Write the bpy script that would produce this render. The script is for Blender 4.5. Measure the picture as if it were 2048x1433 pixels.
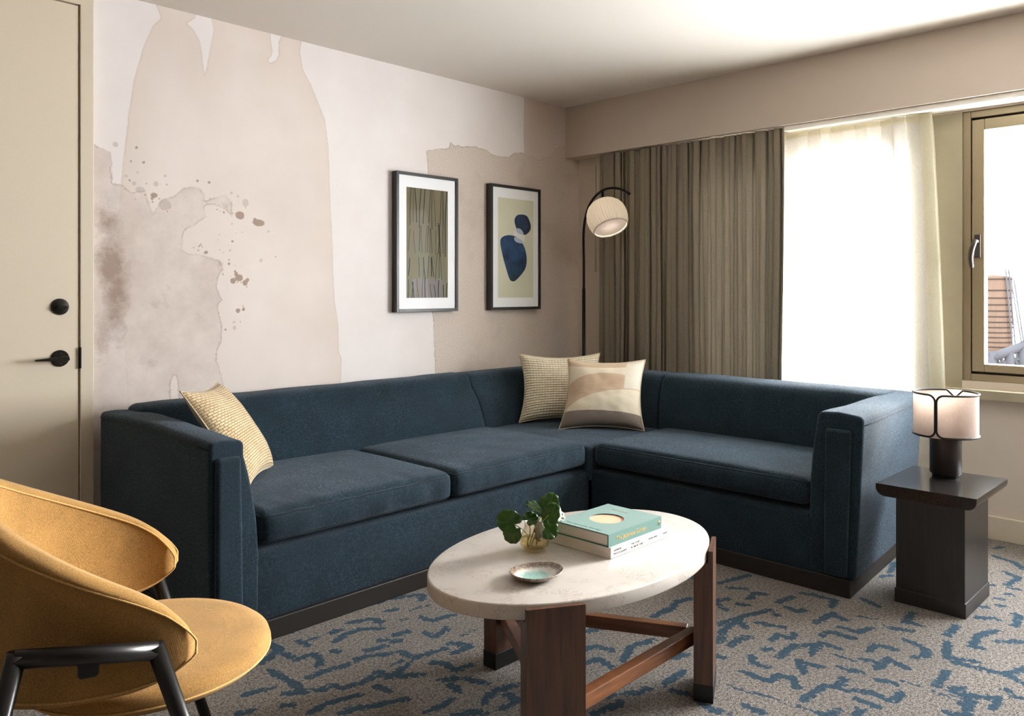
import bpy, bmesh, math, random
import numpy as np
from mathutils import Vector, Matrix, noise

for o in list(bpy.data.objects):
    bpy.data.objects.remove(o)
scene = bpy.context.scene
COL = scene.collection
PI = math.pi

# ------------------------------------------------------------------ camera
CAM_H = 1.22
YAW = math.radians(44.3)
FPX = 1600.0
HOR = 582.0
cam_data = bpy.data.cameras.new('camera')
cam_data.sensor_width = 36.0
cam_data.lens = FPX / 2048 * 36.0
cam_data.shift_y = -(716.5 - HOR) / 2048
cam_data.clip_start = 0.05
cam_data.clip_end = 500
cam = bpy.data.objects.new('camera', cam_data)
cam.location = (0, 0, CAM_H)
cam.rotation_euler = (PI / 2, 0, YAW - PI / 2)
COL.objects.link(cam)
scene.camera = cam

# ------------------------------------------------------------------ light and exposure
scene.view_settings.view_transform = 'Standard'
scene.view_settings.look = 'None'
scene.view_settings.exposure = 0.60
scene.view_settings.gamma = 1.0
scene.view_settings.use_curve_mapping = False
scene.cycles.use_denoising = True
scene.cycles.max_bounces = 10
scene.cycles.diffuse_bounces = 6
scene.cycles.transparent_max_bounces = 12
scene.cycles.caustics_reflective = False
scene.cycles.caustics_refractive = False
scene.cycles.sample_clamp_indirect = 8.0

world = bpy.data.worlds.new('sky')
scene.world = world
world.use_nodes = True
wn = world.node_tree
bg = wn.nodes['Background']
bg.inputs['Color'].default_value = (0.90, 0.955, 1.0, 1)
bg.inputs['Strength'].default_value = 30.0

XW = 4.46      # window wall
YM = 3.68      # mural wall
ZC = 2.515     # ceiling
XL, YB = -2.4, -2.6

def portal(y0, y1, z0, z1, x):
    ld = bpy.data.lights.new('sky_portal', 'AREA')
    ld.shape = 'RECTANGLE'
    ld.size = z1 - z0
    ld.size_y = y1 - y0
    ld.cycles.is_portal = True
    lo = bpy.data.objects.new('sky_portal', ld)
    lo.location = (x, (y0 + y1) / 2, (z0 + z1) / 2)
    lo.rotation_euler = (0, PI / 2, 0)
    COL.objects.link(lo)
W1 = (-0.85, 1.19, 0.77, 2.12)
W2 = (1.42, 2.75, 0.50, 2.03)
portal(*W1, XW + 0.17)
portal(*W2, XW + 0.17)

# low soft sun coming through the windows
sd = bpy.data.lights.new('sun', 'SUN')
sd.energy = 9.0
sd.angle = math.radians(16)
sd.color = (1.0, 0.965, 0.92)
sun = bpy.data.objects.new('sun', sd)
sdir = Vector((-1.0, 0.30, -0.28))
sun.rotation_euler = sdir.to_track_quat('-Z', 'Y').to_euler()
sun.location = (8, -1, 4)
COL.objects.link(sun)

# ------------------------------------------------------------------ helpers: objects
def tag(o, label=None, cat=None, group=None, kind=None):
    if label: o['label'] = label
    if cat: o['category'] = cat
    if group: o['group'] = group
    if kind: o['kind'] = kind
    return o

def root(name, loc, label=None, cat=None, group=None, kind=None):
    o = bpy.data.objects.new(name, None)
    o.empty_display_size = 0.05
    o.location = loc
    COL.objects.link(o)
    return tag(o, label, cat, group, kind)

def wloc(o):
    v = Vector((0, 0, 0))
    while o is not None:
        v += o.location
        o = o.parent
    return v

def mk(name, verts, faces, mats, parent=None, smooth=True, fmat=None, origin=None):
    """one mesh object; verts are in world coordinates"""
    if origin is None:
        origin = wloc(parent) if parent else Vector((0, 0, 0))
    origin = Vector(origin)
    me = bpy.data.meshes.new(name)
    ox, oy, oz = origin
    me.from_pydata([(v[0] - ox, v[1] - oy, v[2] - oz) for v in verts], [], faces)
    for m in (mats if isinstance(mats, (list, tuple)) else [mats]):
        me.materials.append(m)
    if fmat is not None:
        me.polygons.foreach_set('material_index', fmat)
    if smooth:
        me.polygons.foreach_set('use_smooth', [True] * len(me.polygons))
    me.update()
    o = bpy.data.objects.new(name, me)
    COL.objects.link(o)
    if parent:
        o.parent = parent
        o.location = origin - wloc(parent)
    else:
        o.location = origin
    return o

def bevel(o, w=0.005, seg=3, ang=35):
    m = o.modifiers.new('bevel', 'BEVEL')
    m.width = w; m.segments = seg; m.limit_method = 'ANGLE'; m.angle_limit = math.radians(ang)
    m.harden_normals = False
    return o

def flat_angle(o, ang=40):
    me = o.data
    bm = bmesh.new(); bm.from_mesh(me)
    for e in bm.edges:
        if len(e.link_faces) == 2:
            e.smooth = e.calc_face_angle(0) < math.radians(ang)
    bm.to_mesh(me); bm.free()
    return o

class MB:
    """collects shapes into one mesh"""
    def __init__(self): self.v = []; self.f = []; self.m = []
    def add(self, v, f, mi=0):
        n = len(self.v); self.v += [tuple(p) for p in v]
        self.f += [tuple(i + n for i in q) for q in f]; self.m += [mi] * len(f)
        return self
    def box(self, x0, x1, y0, y1, z0, z1, mi=0):
        v = [(x0,y0,z0),(x1,y0,z0),(x1,y1,z0),(x0,y1,z0),(x0,y0,z1),(x1,y0,z1),(x1,y1,z1),(x0,y1,z1)]
        f = [(0,3,2,1),(4,5,6,7),(0,1,5,4),(1,2,6,5),(2,3,7,6),(3,0,4,7)]
        return self.add(v, f, mi)
    def prism(self, poly, z0, z1, mi=0, mp=None):
        """poly: ccw (a,b) points extruded from z0 to z1; mp maps (a,b,c)->xyz"""
        mp = mp or (lambda a, b, c: (a, b, c))
        n = len(poly)
        v = [mp(a, b, z0) for a, b in poly] + [mp(a, b, z1) for a, b in poly]
        f = [tuple(reversed(range(n))), tuple(range(n, 2 * n))]
        f += [(i, (i + 1) % n, (i + 1) % n + n, i + n) for i in range(n)]
        return self.add(v, f, mi)
    def tube(self, pts, r, n=12, mi=0, cap=True):
        pts = [Vector(p) for p in pts]
        rr = r if isinstance(r, (list, tuple)) else [r] * len(pts)
        N = len(pts); t0 = (pts[1] - pts[0]).normalized()
        up = Vector((0, 0, 1)) if abs(t0.z) < .9 else Vector((1, 0, 0))
        a = t0.cross(up).normalized(); v = []
        for i, p in enumerate(pts):
            t = (pts[min(i + 1, N - 1)] - pts[max(i - 1, 0)]).normalized()
            a = (a - t * a.dot(t)).normalized(); b = t.cross(a)
            for k in range(n):
                w = 2 * PI * k / n
                v.append(p + (a * math.cos(w) + b * math.sin(w)) * rr[i])
        f = [(i*n+k, i*n+(k+1) % n, (i+1)*n+(k+1) % n, (i+1)*n+k) for i in range(N-1) for k in range(n)]
        if cap: f += [tuple(reversed(range(n))), tuple(range((N-1)*n, N*n))]
        return self.add(v, f, mi)
    def lathe(self, prof, c, n=48, mi=0, M=None, cap=False):
        """prof: (r,z) list; c centre; M optional rotation matrix"""
        c = Vector(c); v = []
        for r, z in prof:
            for k in range(n):
                w = 2 * PI * k / n
                p = Vector((r * math.cos(w), r * math.sin(w), z))
                if M is not None: p = M @ p
                v.append(c + p)
        P = len(prof)
        f = [(i*n+k, i*n+(k+1) % n, (i+1)*n+(k+1) % n, (i+1)*n+k) for i in range(P-1) for k in range(n)]
        if cap: f += [tuple(reversed(range(n))), tuple(range((P-1)*n, P*n))]
        return self.add(v, f, mi)
    def build(self, name, mats, parent=None, smooth=True, origin=None):
        return mk(name, self.v, self.f, mats, parent, smooth, self.m, origin)

def rbox(name, b, mats, parent=None, r=0.004, seg=3, origin=None):
    o = MB().box(*b).build(name, mats, parent, False, origin)
    return bevel(o, r, seg)

def arc(cx, cy, r, a0, a1, n):
    return [(cx + r * math.cos(math.radians(a0 + (a1 - a0) * i / n)), cy + r * math.sin(math.radians(a0 + (a1 - a0) * i / n))) for i in range(n + 1)]

def smoothpoly(pts, n=6):
    """closed Catmull-Rom"""
    out = []; N = len(pts)
    for i in range(N):
        p0, p1, p2, p3 = (np.array(pts[(i + k - 1) % N], float) for k in range(4))
        for j in range(n):
            t = j / n
            out.append(tuple(.5 * ((2*p1) + (-p0+p2)*t + (2*p0-5*p1+4*p2-p3)*t*t + (-p0+3*p1-3*p2+p3)*t**3)))
    return out

def crom(pts, n=8):
    """open Catmull-Rom"""
    P = [np.array(p, float) for p in pts]; P = [2*P[0]-P[1]] + P + [2*P[-1]-P[-2]]
    out = []
    for i in range(1, len(P) - 2):
        for j in range(n):
            t = j / n; p0, p1, p2, p3 = P[i-1:i+3]
            out.append(tuple(.5 * ((2*p1) + (-p0+p2)*t + (2*p0-5*p1+4*p2-p3)*t*t + (-p0+3*p1-3*p2+p3)*t**3)))
    out.append(tuple(P[-2])); return out

# ------------------------------------------------------------------ helpers: materials
class NT:
    def __init__(s, name):
        s.m = bpy.data.materials.new(name); s.m.use_nodes = True
        s.t = s.m.node_tree; s.N = s.t.nodes; s.L = s.t.links
        s.p = s.N['Principled BSDF']; s.out = s.N['Material Output']
        s._c = None
    def n(s, typ, **kw):
        nd = s.N.new('ShaderNode' + typ)
        for k, v in kw.items():
            if hasattr(nd, k) and k not in nd.inputs: setattr(nd, k, v)
            else: s.set(nd.inputs[k], v)
        return nd
    def set(s, sock, v):
        if isinstance(v, bpy.types.NodeSocket): s.L.new(v, sock)
        else:
            if hasattr(sock.default_value, '__len__') and not isinstance(v, (int, float)) and len(v) == 3 and len(sock.default_value) == 4: v = (*v, 1)
            sock.default_value = v
    def P(s, **kw):
        for k, v in kw.items(): s.set(s.p.inputs[k.replace('_', ' ')], v)
        return s
    def co(s, scale=(1, 1, 1), rot=(0, 0, 0), src='Object'):
        if s._c is None: s._c = s.N.new('ShaderNodeTexCoord')
        mp = s.N.new('ShaderNodeMapping'); mp.inputs['Scale'].default_value = scale; mp.inputs['Rotation'].default_value = rot
        s.L.new(s._c.outputs[src], mp.inputs['Vector']); return mp.outputs[0]
    def noise(s, scale, detail=3, rough=.5, vec=None, dist=0):
        nd = s.N.new('ShaderNodeTexNoise'); nd.inputs['Scale'].default_value = scale; nd.inputs['Detail'].default_value = detail
        nd.inputs['Roughness'].default_value = rough; nd.inputs['Distortion'].default_value = dist
        s.L.new(vec if vec is not None else s.co(), nd.inputs['Vector']); return nd.outputs['Fac']
    def math(s, op, a, b=0.0, c=None, clamp=False):
        nd = s.N.new('ShaderNodeMath'); nd.operation = op; nd.use_clamp = clamp
        s.set(nd.inputs[0], a); s.set(nd.inputs[1], b)
        if c is not None: s.set(nd.inputs[2], c)
        return nd.outputs[0]
    def rng(s, v, a, b, c=0.0, d=1.0, smooth=False):
        nd = s.N.new('ShaderNodeMapRange'); s.set(nd.inputs[0], v)
        if smooth: nd.interpolation_type = 'SMOOTHSTEP'
        for i, x in enumerate((a, b, c, d)): s.set(nd.inputs[i + 1], x)
        return nd.outputs[0]
    def mix(s, f, a, b, blend='MIX'):
        nd = s.N.new('ShaderNodeMix'); nd.data_type = 'RGBA'; nd.blend_type = blend
        s.set(nd.inputs[0], f); s.set(nd.inputs[6], a); s.set(nd.inputs[7], b); return nd.outputs[2]
    def bump(s, h, strength=.3, dist=.002):
        nd = s.N.new('ShaderNodeBump'); nd.inputs['Strength'].default_value = strength; nd.inputs['Distance'].default_value = dist
        s.L.new(h, nd.inputs['Height']); s.L.new(nd.outputs[0], s.p.inputs['Normal']); return nd.outputs[0]
    def attr(s, name):
        nd = s.N.new('ShaderNodeAttribute'); nd.attribute_name = name; return nd.outputs['Fac']
    def wave(s, scale, axis='X', vec=None, dist=0.0, dscale=1.0, typ='BANDS'):
        nd = s.N.new('ShaderNodeTexWave'); nd.wave_type = typ; nd.bands_direction = axis
        nd.inputs['Scale'].default_value = scale; nd.inputs['Distortion'].default_value = dist; nd.inputs['Detail Scale'].default_value = dscale
        s.L.new(vec if vec is not None else s.co(), nd.inputs['Vector']); return nd.outputs['Fac']

def srgb(r, g, b):
    f = lambda c: (c / 255 / 12.92) if c / 255 <= .04045 else ((c / 255 + .055) / 1.055) ** 2.4
    return (f(r), f(g), f(b))

def plain(name, col, rough=.5, metal=0.0, spec=.5, nz=None, bump=None):
    t = NT(name); t.P(Base_Color=col, Roughness=rough, Metallic=metal, Specular_IOR_Level=spec)
    if nz:
        sc, amt = nz
        f = t.noise(sc, 4)
        dark = tuple(c * (1 - amt) for c in col); lite = tuple(min(1, c * (1 + amt)) for c in col)
        t.P(Base_Color=t.mix(f, dark, lite))
    if bump:
        t.bump(t.noise(bump[0], 3), bump[1], .001)
    return t.m

def fabric(name, col, var=.25, big=6, fine=500, sheen=.3, bumpd=.0008, rough=.9, weave=260, tint=None, crush=0):
    t = NT(name)
    dark = tuple(c * (1 - var) for c in col); lite = tuple(min(1, c * (1 + var)) for c in col)
    a = t.noise(fine, 2); b = t.noise(big, 4)
    f = t.rng(t.math('ADD', t.math('MULTIPLY', a, .6), t.math('MULTIPLY', b, .4)), .35, .65)
    c = t.mix(f, dark, lite)
    sw = sheen
    if crush:      # crushed nap: irregular lighter patches
        s1 = t.noise(130, 5, .75, dist=.4); s2 = t.noise(5, 3)
        k = t.math('MULTIPLY', t.rng(s1, .46, .62), t.rng(s2, .35, .6, .45, 1))
        c = t.mix(t.math('MULTIPLY', k, crush), c, tuple(min(1, x * 3.2) for x in col)); sw = t.rng(k, 0, 1, sheen * .7, sheen * 1.8)
    t.P(Base_Color=c, Roughness=rough, Specular_IOR_Level=.2, Sheen_Weight=sw, Sheen_Roughness=.4)
    if tint: t.P(Sheen_Tint=tint)
    w = t.math('ADD', t.math('ADD', t.wave(weave, 'X'), t.math('ADD', t.wave(weave, 'Y'), t.wave(weave, 'Z'))), t.math('MULTIPLY', a, 2.0))
    t.bump(w, .5, bumpd)
    return t.m

M = {}
M['ceiling'] = plain('ceiling_paint', srgb(224, 216, 206), .9, nz=(3, .02))
M['wall'] = plain('beige_wall_paint', srgb(218, 205, 190), .85, nz=(4, .03), bump=(300, .05))
M['far_wall'] = plain('fill_cutting_wall_paint', srgb(128, 112, 98), .85)  # unseen walls only: brown chosen darker to cut bounced fill light
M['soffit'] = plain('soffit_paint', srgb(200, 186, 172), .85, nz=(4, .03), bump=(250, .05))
M['pier'] = plain('olive_plaster', srgb(172, 162, 136), .6, nz=(8, .12), bump=(12, .15))
M['white_trim'] = plain('cream_trim_paint', srgb(250, 246, 236), .5)
M['base'] = plain('baseboard_paint', srgb(226, 214, 192), .45)
M['door'] = plain('door_laminate', srgb(226, 211, 188), .6, nz=(350, .05), bump=(400, .08))
M['casing'] = plain('door_casing_paint', srgb(220, 206, 184), .5)
M['bronze'] = plain('window_bronze_metal', srgb(164, 148, 118), .38, .25, nz=(5, .05))
M['gasket'] = plain('dark_gasket', srgb(60, 50, 42), .6)
M['black_metal'] = plain('black_metal', srgb(26, 25, 25), .32, .6)
M['bronze_black'] = plain('oil_rubbed_bronze', srgb(42, 38, 34), .35, .8)
M['pewter'] = plain('pewter_handle_metal', srgb(84, 78, 73), .42, .8)
M['plinth'] = plain('dark_plinth_wood', srgb(36, 30, 27), .45)
M['navy'] = fabric('navy_chenille', srgb(27, 41, 50), .45, 7, 420, .24, .0006, .85, 220, (.62, .74, .9), crush=.45)
M['navy_seam'] = fabric('navy_piping', srgb(18, 28, 36), .3, 7, 420, .2, .0004)
M['navy_face'] = M['navy']
M['mustard'] = fabric('mustard_wool', srgb(154, 116, 64), .36, 8, 380, .25, .0008, .9, 330, (1, .85, .6))
M['mustard_seam'] = fabric('mustard_piping', srgb(192, 152, 92), .3, 8, 380, .2)
M['drape'] = None
M['linen_shade'] = None

# ------------------------------------------------------------------ signed distances for printed patterns
def seg_d(px, py, ax, ay, bx, by):
    dx, dy = bx - ax, by - ay
    L = dx*dx + dy*dy + 1e-12
    t = np.clip(((px - ax) * dx + (py - ay) * dy) / L, 0, 1)
    return np.hypot(px - ax - t * dx, py - ay - t * dy)
def poly_sd(px, py, poly):
    d = np.full(px.shape, 1e9); ins = np.zeros(px.shape, bool)
    n = len(poly)
    for i in range(n):
        ax, ay = poly[i]; bx, by = poly[(i + 1) % n]
        d = np.minimum(d, seg_d(px, py, ax, ay, bx, by))
        c = ((ay > py) != (by > py)) & (px < (bx - ax) * (py - ay) / ((by - ay) if by != ay else 1e-9) + ax)
        ins ^= c
    return np.where(ins, -d, d)
FWD = (math.cos(YAW), math.sin(YAW)); RGT = (math.sin(YAW), -math.cos(YAW))
def on_y(u, v, y):     # a mark measured on a wall parallel to the mural
    k = (u - 1024) / FPX; dx = FWD[0] + RGT[0] * k; dy = FWD[1] + RGT[1] * k
    t = y / dy; return (dx * t, CAM_H + (HOR - v) / FPX * t)
def on_floor(u, v):
    k = (u - 1024) / FPX; t = CAM_H * FPX / (v - HOR)
    return ((FWD[0] + RGT[0] * k) * t, (FWD[1] + RGT[1] * k) * t)

def grid_mesh(name, a0, a1, b0, b1, step, mp, mats, flip=False):
    na = int(round((a1 - a0) / step)) + 1; nb = int(round((b1 - b0) / step)) + 1
    A = np.linspace(a0, a1, na); B = np.linspace(b0, b1, nb)
    AA, BB = np.meshgrid(A, B); a = AA.ravel(); b = BB.ravel()
    X, Y, Z = mp(a, b)
    co = np.stack([X, Y, Z], 1).astype(np.float32)
    i = np.arange(na * nb).reshape(nb, na)
    q = np.stack([i[:-1, :-1], i[:-1, 1:], i[1:, 1:], i[1:, :-1]], -1).reshape(-1, 4)
    if flip: q = q[:, ::-1]
    me = bpy.data.meshes.new(name)
    me.vertices.add(len(co)); me.vertices.foreach_set('co', co.ravel())
    me.loops.add(q.size); me.loops.foreach_set('vertex_index', q.ravel().astype(np.int32))
    me.polygons.add(len(q)); me.polygons.foreach_set('loop_start', np.arange(0, q.size, 4, dtype=np.int32))
    me.update(calc_edges=True)
    me.materials.append(mats)
    o = bpy.data.objects.new(name, me); COL.objects.link(o)
    return o, a, b
def set_attr(o, name, arr):
    at = o.data.attributes.new(name, 'FLOAT', 'POINT'); at.data.foreach_set('value', arr.astype(np.float32))

# ------------------------------------------------------------------ the mural wall
def mural_material():
    t = NT('watercolour_mural_paper')
    n_f = t.noise(90, 5, .6); n_m = t.noise(14, 5, .6); n_b = t.noise(2.2, 4, .55); n_s = t.noise(700, 2)
    def jag(at, amp, ampm):
        d = t.attr(at)
        d = t.math('ADD', d, t.math('MULTIPLY', t.math('SUBTRACT', n_f, .5), amp))
        return t.math('ADD', d, t.math('MULTIPLY', t.math('SUBTRACT', n_m, .5), ampm))
    base = t.mix(t.rng(n_b, .3, .7), srgb(233, 224, 220), srgb(241, 234, 231))
    # broad pale wash in the shape of a bottle
    dA = jag('wash', .008, .012)
    fA = t.rng(dA, .002, -.002, 0, 1)
    colA = t.mix(t.rng(n_b, .3, .7), srgb(226, 212, 203), srgb(236, 224, 216))
    c = t.mix(fA, base, colA)
    eA = t.math('MULTIPLY', t.rng(t.math('ABSOLUTE', t.math('ADD', dA, .002)), 0, .006, 1, 0), t.rng(n_m, .35, .6, .25, .8))
    c = t.mix(t.math('MULTIPLY', eA, .55), c, srgb(190, 172, 158))
    innerA = t.rng(dA, -.16, 0, 0, .3); c = t.mix(t.math('MULTIPLY', innerA, fA), c, srgb(212, 194, 180))
    # lower left cloud
    dB = jag('cloud', .022, .03)
    fB = t.rng(dB, .003, -.003, 0, 1)
    n_c = t.noise(5, 6, .65)
    colB = t.mix(t.rng(n_c, .35, .65), srgb(204, 188, 178), srgb(228, 214, 205))
    c = t.mix(t.math('MULTIPLY', fB, .8), c, colB)
    eB = t.rng(t.math('ABSOLUTE', t.math('ADD', dB, .003)), 0, .006, 1, 0)
    c = t.mix(t.math('MULTIPLY', eB, t.rng(n_m, .4, .6, .1, .6)), c, srgb(166, 148, 134))
    # dark mottled stain in it
    st = t.attr('stain')
    sf = t.math('MULTIPLY', t.rng(t.math('ADD', st, t.math('MULTIPLY', t.math('SUBTRACT', t.noise(11, 6, .7), .5), 1.5)), .35, .95), .85)
    c = t.mix(sf, c, srgb(156, 134, 120))
    # splatters
    dC = jag('splat', .008, .004)
    c = t.mix(t.rng(dC, .0015, -.0015, 0, .9), c, srgb(164, 140, 124))
    dC2 = jag('drop', .006, .003)
    c = t.mix(t.rng(dC2, .0015, -.0015, 0, .45), c, srgb(178, 160, 148))
    # taupe plaster-like field by the corner
    dD = jag('taupe', .018, .03)
    fD = t.rng(dD, .0025, -.0025, 0, 1)
    gr = t.noise(150, 5, .85)
    colD = t.mix(t.rng(gr, .3, .7), srgb(184, 168, 156), srgb(234, 221, 210))
    colD = t.mix(t.rng(t.noise(3.2, 5, .6), .52, .75, 0, .6), colD, srgb(180, 165, 154))
    c = t.mix(fD, c, colD)
    eD = t.rng(t.math('ABSOLUTE', dD), 0, .004, 1, 0)
    c = t.mix(t.math('MULTIPLY', eD, t.rng(n_f, .4, .6, .1, .9)), c, srgb(130, 112, 98))
    dE = jag('strip', .006, .004)
    fE = t.math('MULTIPLY', t.rng(dE, .002, -.002, 0, 1), t.rng(dD, -.001, .001, 0, 1))
    c = t.mix(fE, c, t.mix(t.rng(gr, .3, .7), srgb(200, 185, 177), srgb(228, 215, 207)))
    sp = t.rng(n_s, .3, .7, .97, 1.03)
    c2 = t.n('Mix', data_type='RGBA', blend_type='MULTIPLY'); t.set(c2.inputs[0], 1.0); t.set(c2.inputs[6], c)
    cc = t.N.new('ShaderNodeCombineColor'); [t.set(cc.inputs[i], sp) for i in range(3)]; t.set(c2.inputs[7], cc.outputs[0])
    t.P(Base_Color=c2.outputs[2], Roughness=.8, Specular_IOR_Level=.25)
    t.bump(n_s, .08, .0006)
    return t.m

wall_b, ga, gb = grid_mesh('wall_back', 1.19, XW + .2, 0, ZC, .006, lambda a, b: (a, np.full_like(a, YM), b), mural_material(), False)
tag(wall_b, kind='structure')
W = lambda L: [on_y(u, v, YM) for u, v in L]
wash = W([(312,-30),(312,8),(322,36),(306,52),(285,100),(268,160),(258,220),(250,290),(243,360),(237,430),(232,500),(236,560),(250,700),(260,900),(681,900),(681,770),(683,718),(678,704),(676,650),(669,600),(666,540),(664,470),(660,400),(658,330),(656,290),(650,240),(636,205),(622,170),(606,140),(600,105),(603,85),(601,60)])
drip1 = W([(392,20),(390,36),(373,47),(386,58),(400,84),(404,110),(409,154),(417,118),(428,60),(424,38),(424,15)])
drip2 = W([(545,45),(541,66),(541,80),(545,100),(543,112),(535,120),(540,126),(552,121),(557,110),(557,85),(562,72),(570,70),(562,45)])
cloud = W([(150,270),(187,287),(205,298),(221,305),(223,330),(227,366),(247,370),(262,385),(290,380),(304,428),(312,420),(322,400),(348,392),(366,376),(385,374),(400,378),(410,392),(408,402),(425,396),(452,392),(465,408),(464,434),(446,416),(426,410),(408,414),(410,436),(392,448),(376,458),(366,472),(362,500),(378,508),(400,510),(420,516),(440,520),(446,540),(436,556),(434,575),(440,592),(446,600),(436,612),(440,630),(445,650),(444,680),(436,700),(434,720),(440,745),(447,768),(449,900),(100,900)])
gap1 = W([(345,900),(342,770),(346,752),(352,752),(356,775),(360,900)])
sdA = poly_sd(ga, gb, wash); sdA = np.maximum(sdA, -poly_sd(ga, gb, drip1)); sdA = np.maximum(sdA, -poly_sd(ga, gb, drip2))
set_attr(wall_b, 'wash', sdA)
sdB = np.maximum(poly_sd(ga, gb, cloud), -poly_sd(ga, gb, gap1))
set_attr(wall_b, 'cloud', sdB)
stain = np.zeros_like(ga)
for u, v, su, sv, k in ((222,520,24,62,1.0),(232,590,22,60,.95),(205,680,20,60,.6),(238,670,18,50,.5),(215,460,26,40,.7),(320,600,22,28,.5),(400,640,28,26,.35),(295,725,24,14,.45),(312,470,12,30,.35),(455,410,12,10,.6),(440,530,8,14,.5),(300,790,40,12,.3)):
    cx, cz = on_y(u, v, YM); sx = su * .0026; sz = sv * .0026
    stain = np.maximum(stain, k * np.exp(-((ga - cx) / sx) ** 2 * .7 - ((gb - cz) / sz) ** 2 * .7))
set_attr(wall_b, 'stain', stain)
rb_ = random.Random(8)
SPECK = [(cu + rb_.gauss(0, su), cv_ + rb_.gauss(0, sv), rb_.choice([.7, .9, 1.1, 1.6])) for cu, cv_, su, sv, n in ((470, 425, 26, 16, 14), (475, 555, 16, 12, 12), (400, 497, 10, 8, 8), (300, 385, 30, 16, 14), (455, 470, 18, 24, 10), (478, 630, 10, 14, 6)) for _ in range(n)]
def blobs(L):
    d = np.full_like(ga, 1e3)
    for b in L:
        u, v, r = b[:3]; e = b[3] if len(b) > 3 else 1.0
        cx, cz = on_y(u, v, YM); R = r * .0024
        d = np.minimum(d, np.hypot((ga - cx) / e, gb - cz) - R)
    return d
set_attr(wall_b, 'splat', blobs([(480,431,8,1.2),(517,446,7,1.9),(308,391,5,1.3),(304,397,3),(305,404,2),(319,398,2),(478,556,7,1.2),(466,562,6),(472,548,4),(490,566,6,.9),(495,560,4),(476,622,5),(487,619,3.5),(273,295,3),(262,323,2),(287,325,3),(300,307,1.3),(259,361,2),(395,362,2.5),(418,365,3),(465,483,3),(398,493,2),(402,489,2),(412,505,3.5,1.3),(458,528,3),(458,520,2),(470,543,2.5),(551,514,1.8),(434,419,2),(448,425,2.5),(464,448,2),(440,500,1.5),(451,660,2.5),(334,369,2),(322,368,1.5),(446,549,2),(510,440,4),(387,496,1.8),(489,591,1.5)] + SPECK))
set_attr(wall_b, 'drop', blobs([(491,406,8,.9),(476,393,3),(463,386,3),(522,521,4),(469,656,4),(468,645,3),(231,289,5),(252,352,3),(268,367,4),(312,368,5),(330,352,3),(280,380,6,1.4),(275,345,2.5),(330,410,10,1.2),(420,398,3),(537,463,3),(436,480,2),(460,501,3),(447,505,2)]))
taupe = W([(853,302),(872,300),(880,297),(899,298),(901,285),(908,292),(918,291),(925,295),(950,294),(958,297),(973,300),(985,310),(1000,313),(1018,314),(1030,306),(1045,306),(1062,312),(1080,321),(1092,316),(1106,310),(1112,297),(1120,294),(1132,290),(1400,285),(1400,1000),(870,1000),(871,745),(869,700),(867,640),(862,600),(858,450),(856,345)])
set_attr(wall_b, 'taupe', poly_sd(ga, gb, taupe))
strip = W([(1049,150),(1047,260),(1049,330),(1400,330),(1400,150)])
set_attr(wall_b, 'strip', poly_sd(ga, gb, strip))

# ------------------------------------------------------------------ the carpet
def carpet_material():
    t = NT('loop_pile_carpet')
    v = t.co()
    n1 = t.noise(210, 4, .8, v); n2 = t.noise(90, 3, .6, v); n3 = t.noise(2.5, 3, .5, v); n4 = t.noise(45, 2, .5, v)
    f = t.rng(t.math('ADD', t.math('MULTIPLY', n1, .72), t.math('MULTIPLY', n2, .28)), .42, .57)
    grey = t.mix(f, srgb(30, 27, 25), srgb(172, 161, 151))
    grey = t.mix(t.rng(n3, .4, .65, 0, .25), grey, srgb(92, 86, 82))
    blue = t.mix(f, srgb(10, 31, 43), srgb(44, 84, 106))
    d = t.math('ADD', t.attr('stroke'), t.math('MULTIPLY', t.math('SUBTRACT', n2, .5), .012))
    d = t.math('ADD', d, t.math('MULTIPLY', t.math('SUBTRACT', n4, .5), .034))
    fb = t.rng(d, .002, -.003, 0, 1)
    t.P(Base_Color=t.mix(fb, grey, blue), Roughness=.95, Specular_IOR_Level=.1, Sheen_Weight=.15)
    t.bump(t.math('ADD', n1, t.math('MULTIPLY', n2, .7)), .9, .006)
    return t.m
FX0, FX1, FY0, FY1 = .55, 4.5, .0, 3.7
CARP = carpet_material()
floor, fa, fb_ = grid_mesh('floor', XL, XW + .2, YB, YM + .05, .0155, lambda a, b: (a, b, np.zeros_like(a)), CARP)
tag(floor, kind='structure')
r4 = lambda *p: [(1400 + x / 3.16, 1050 + y / 3.16) for x, y in p]
r6 = lambda *p: [(450 + x / 3.151, 1180 + y / 3.151) for x, y in p]
r2 = lambda *p: [(800 + x / 3.029, 960 + y / 3.029) for x, y in p]
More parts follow.
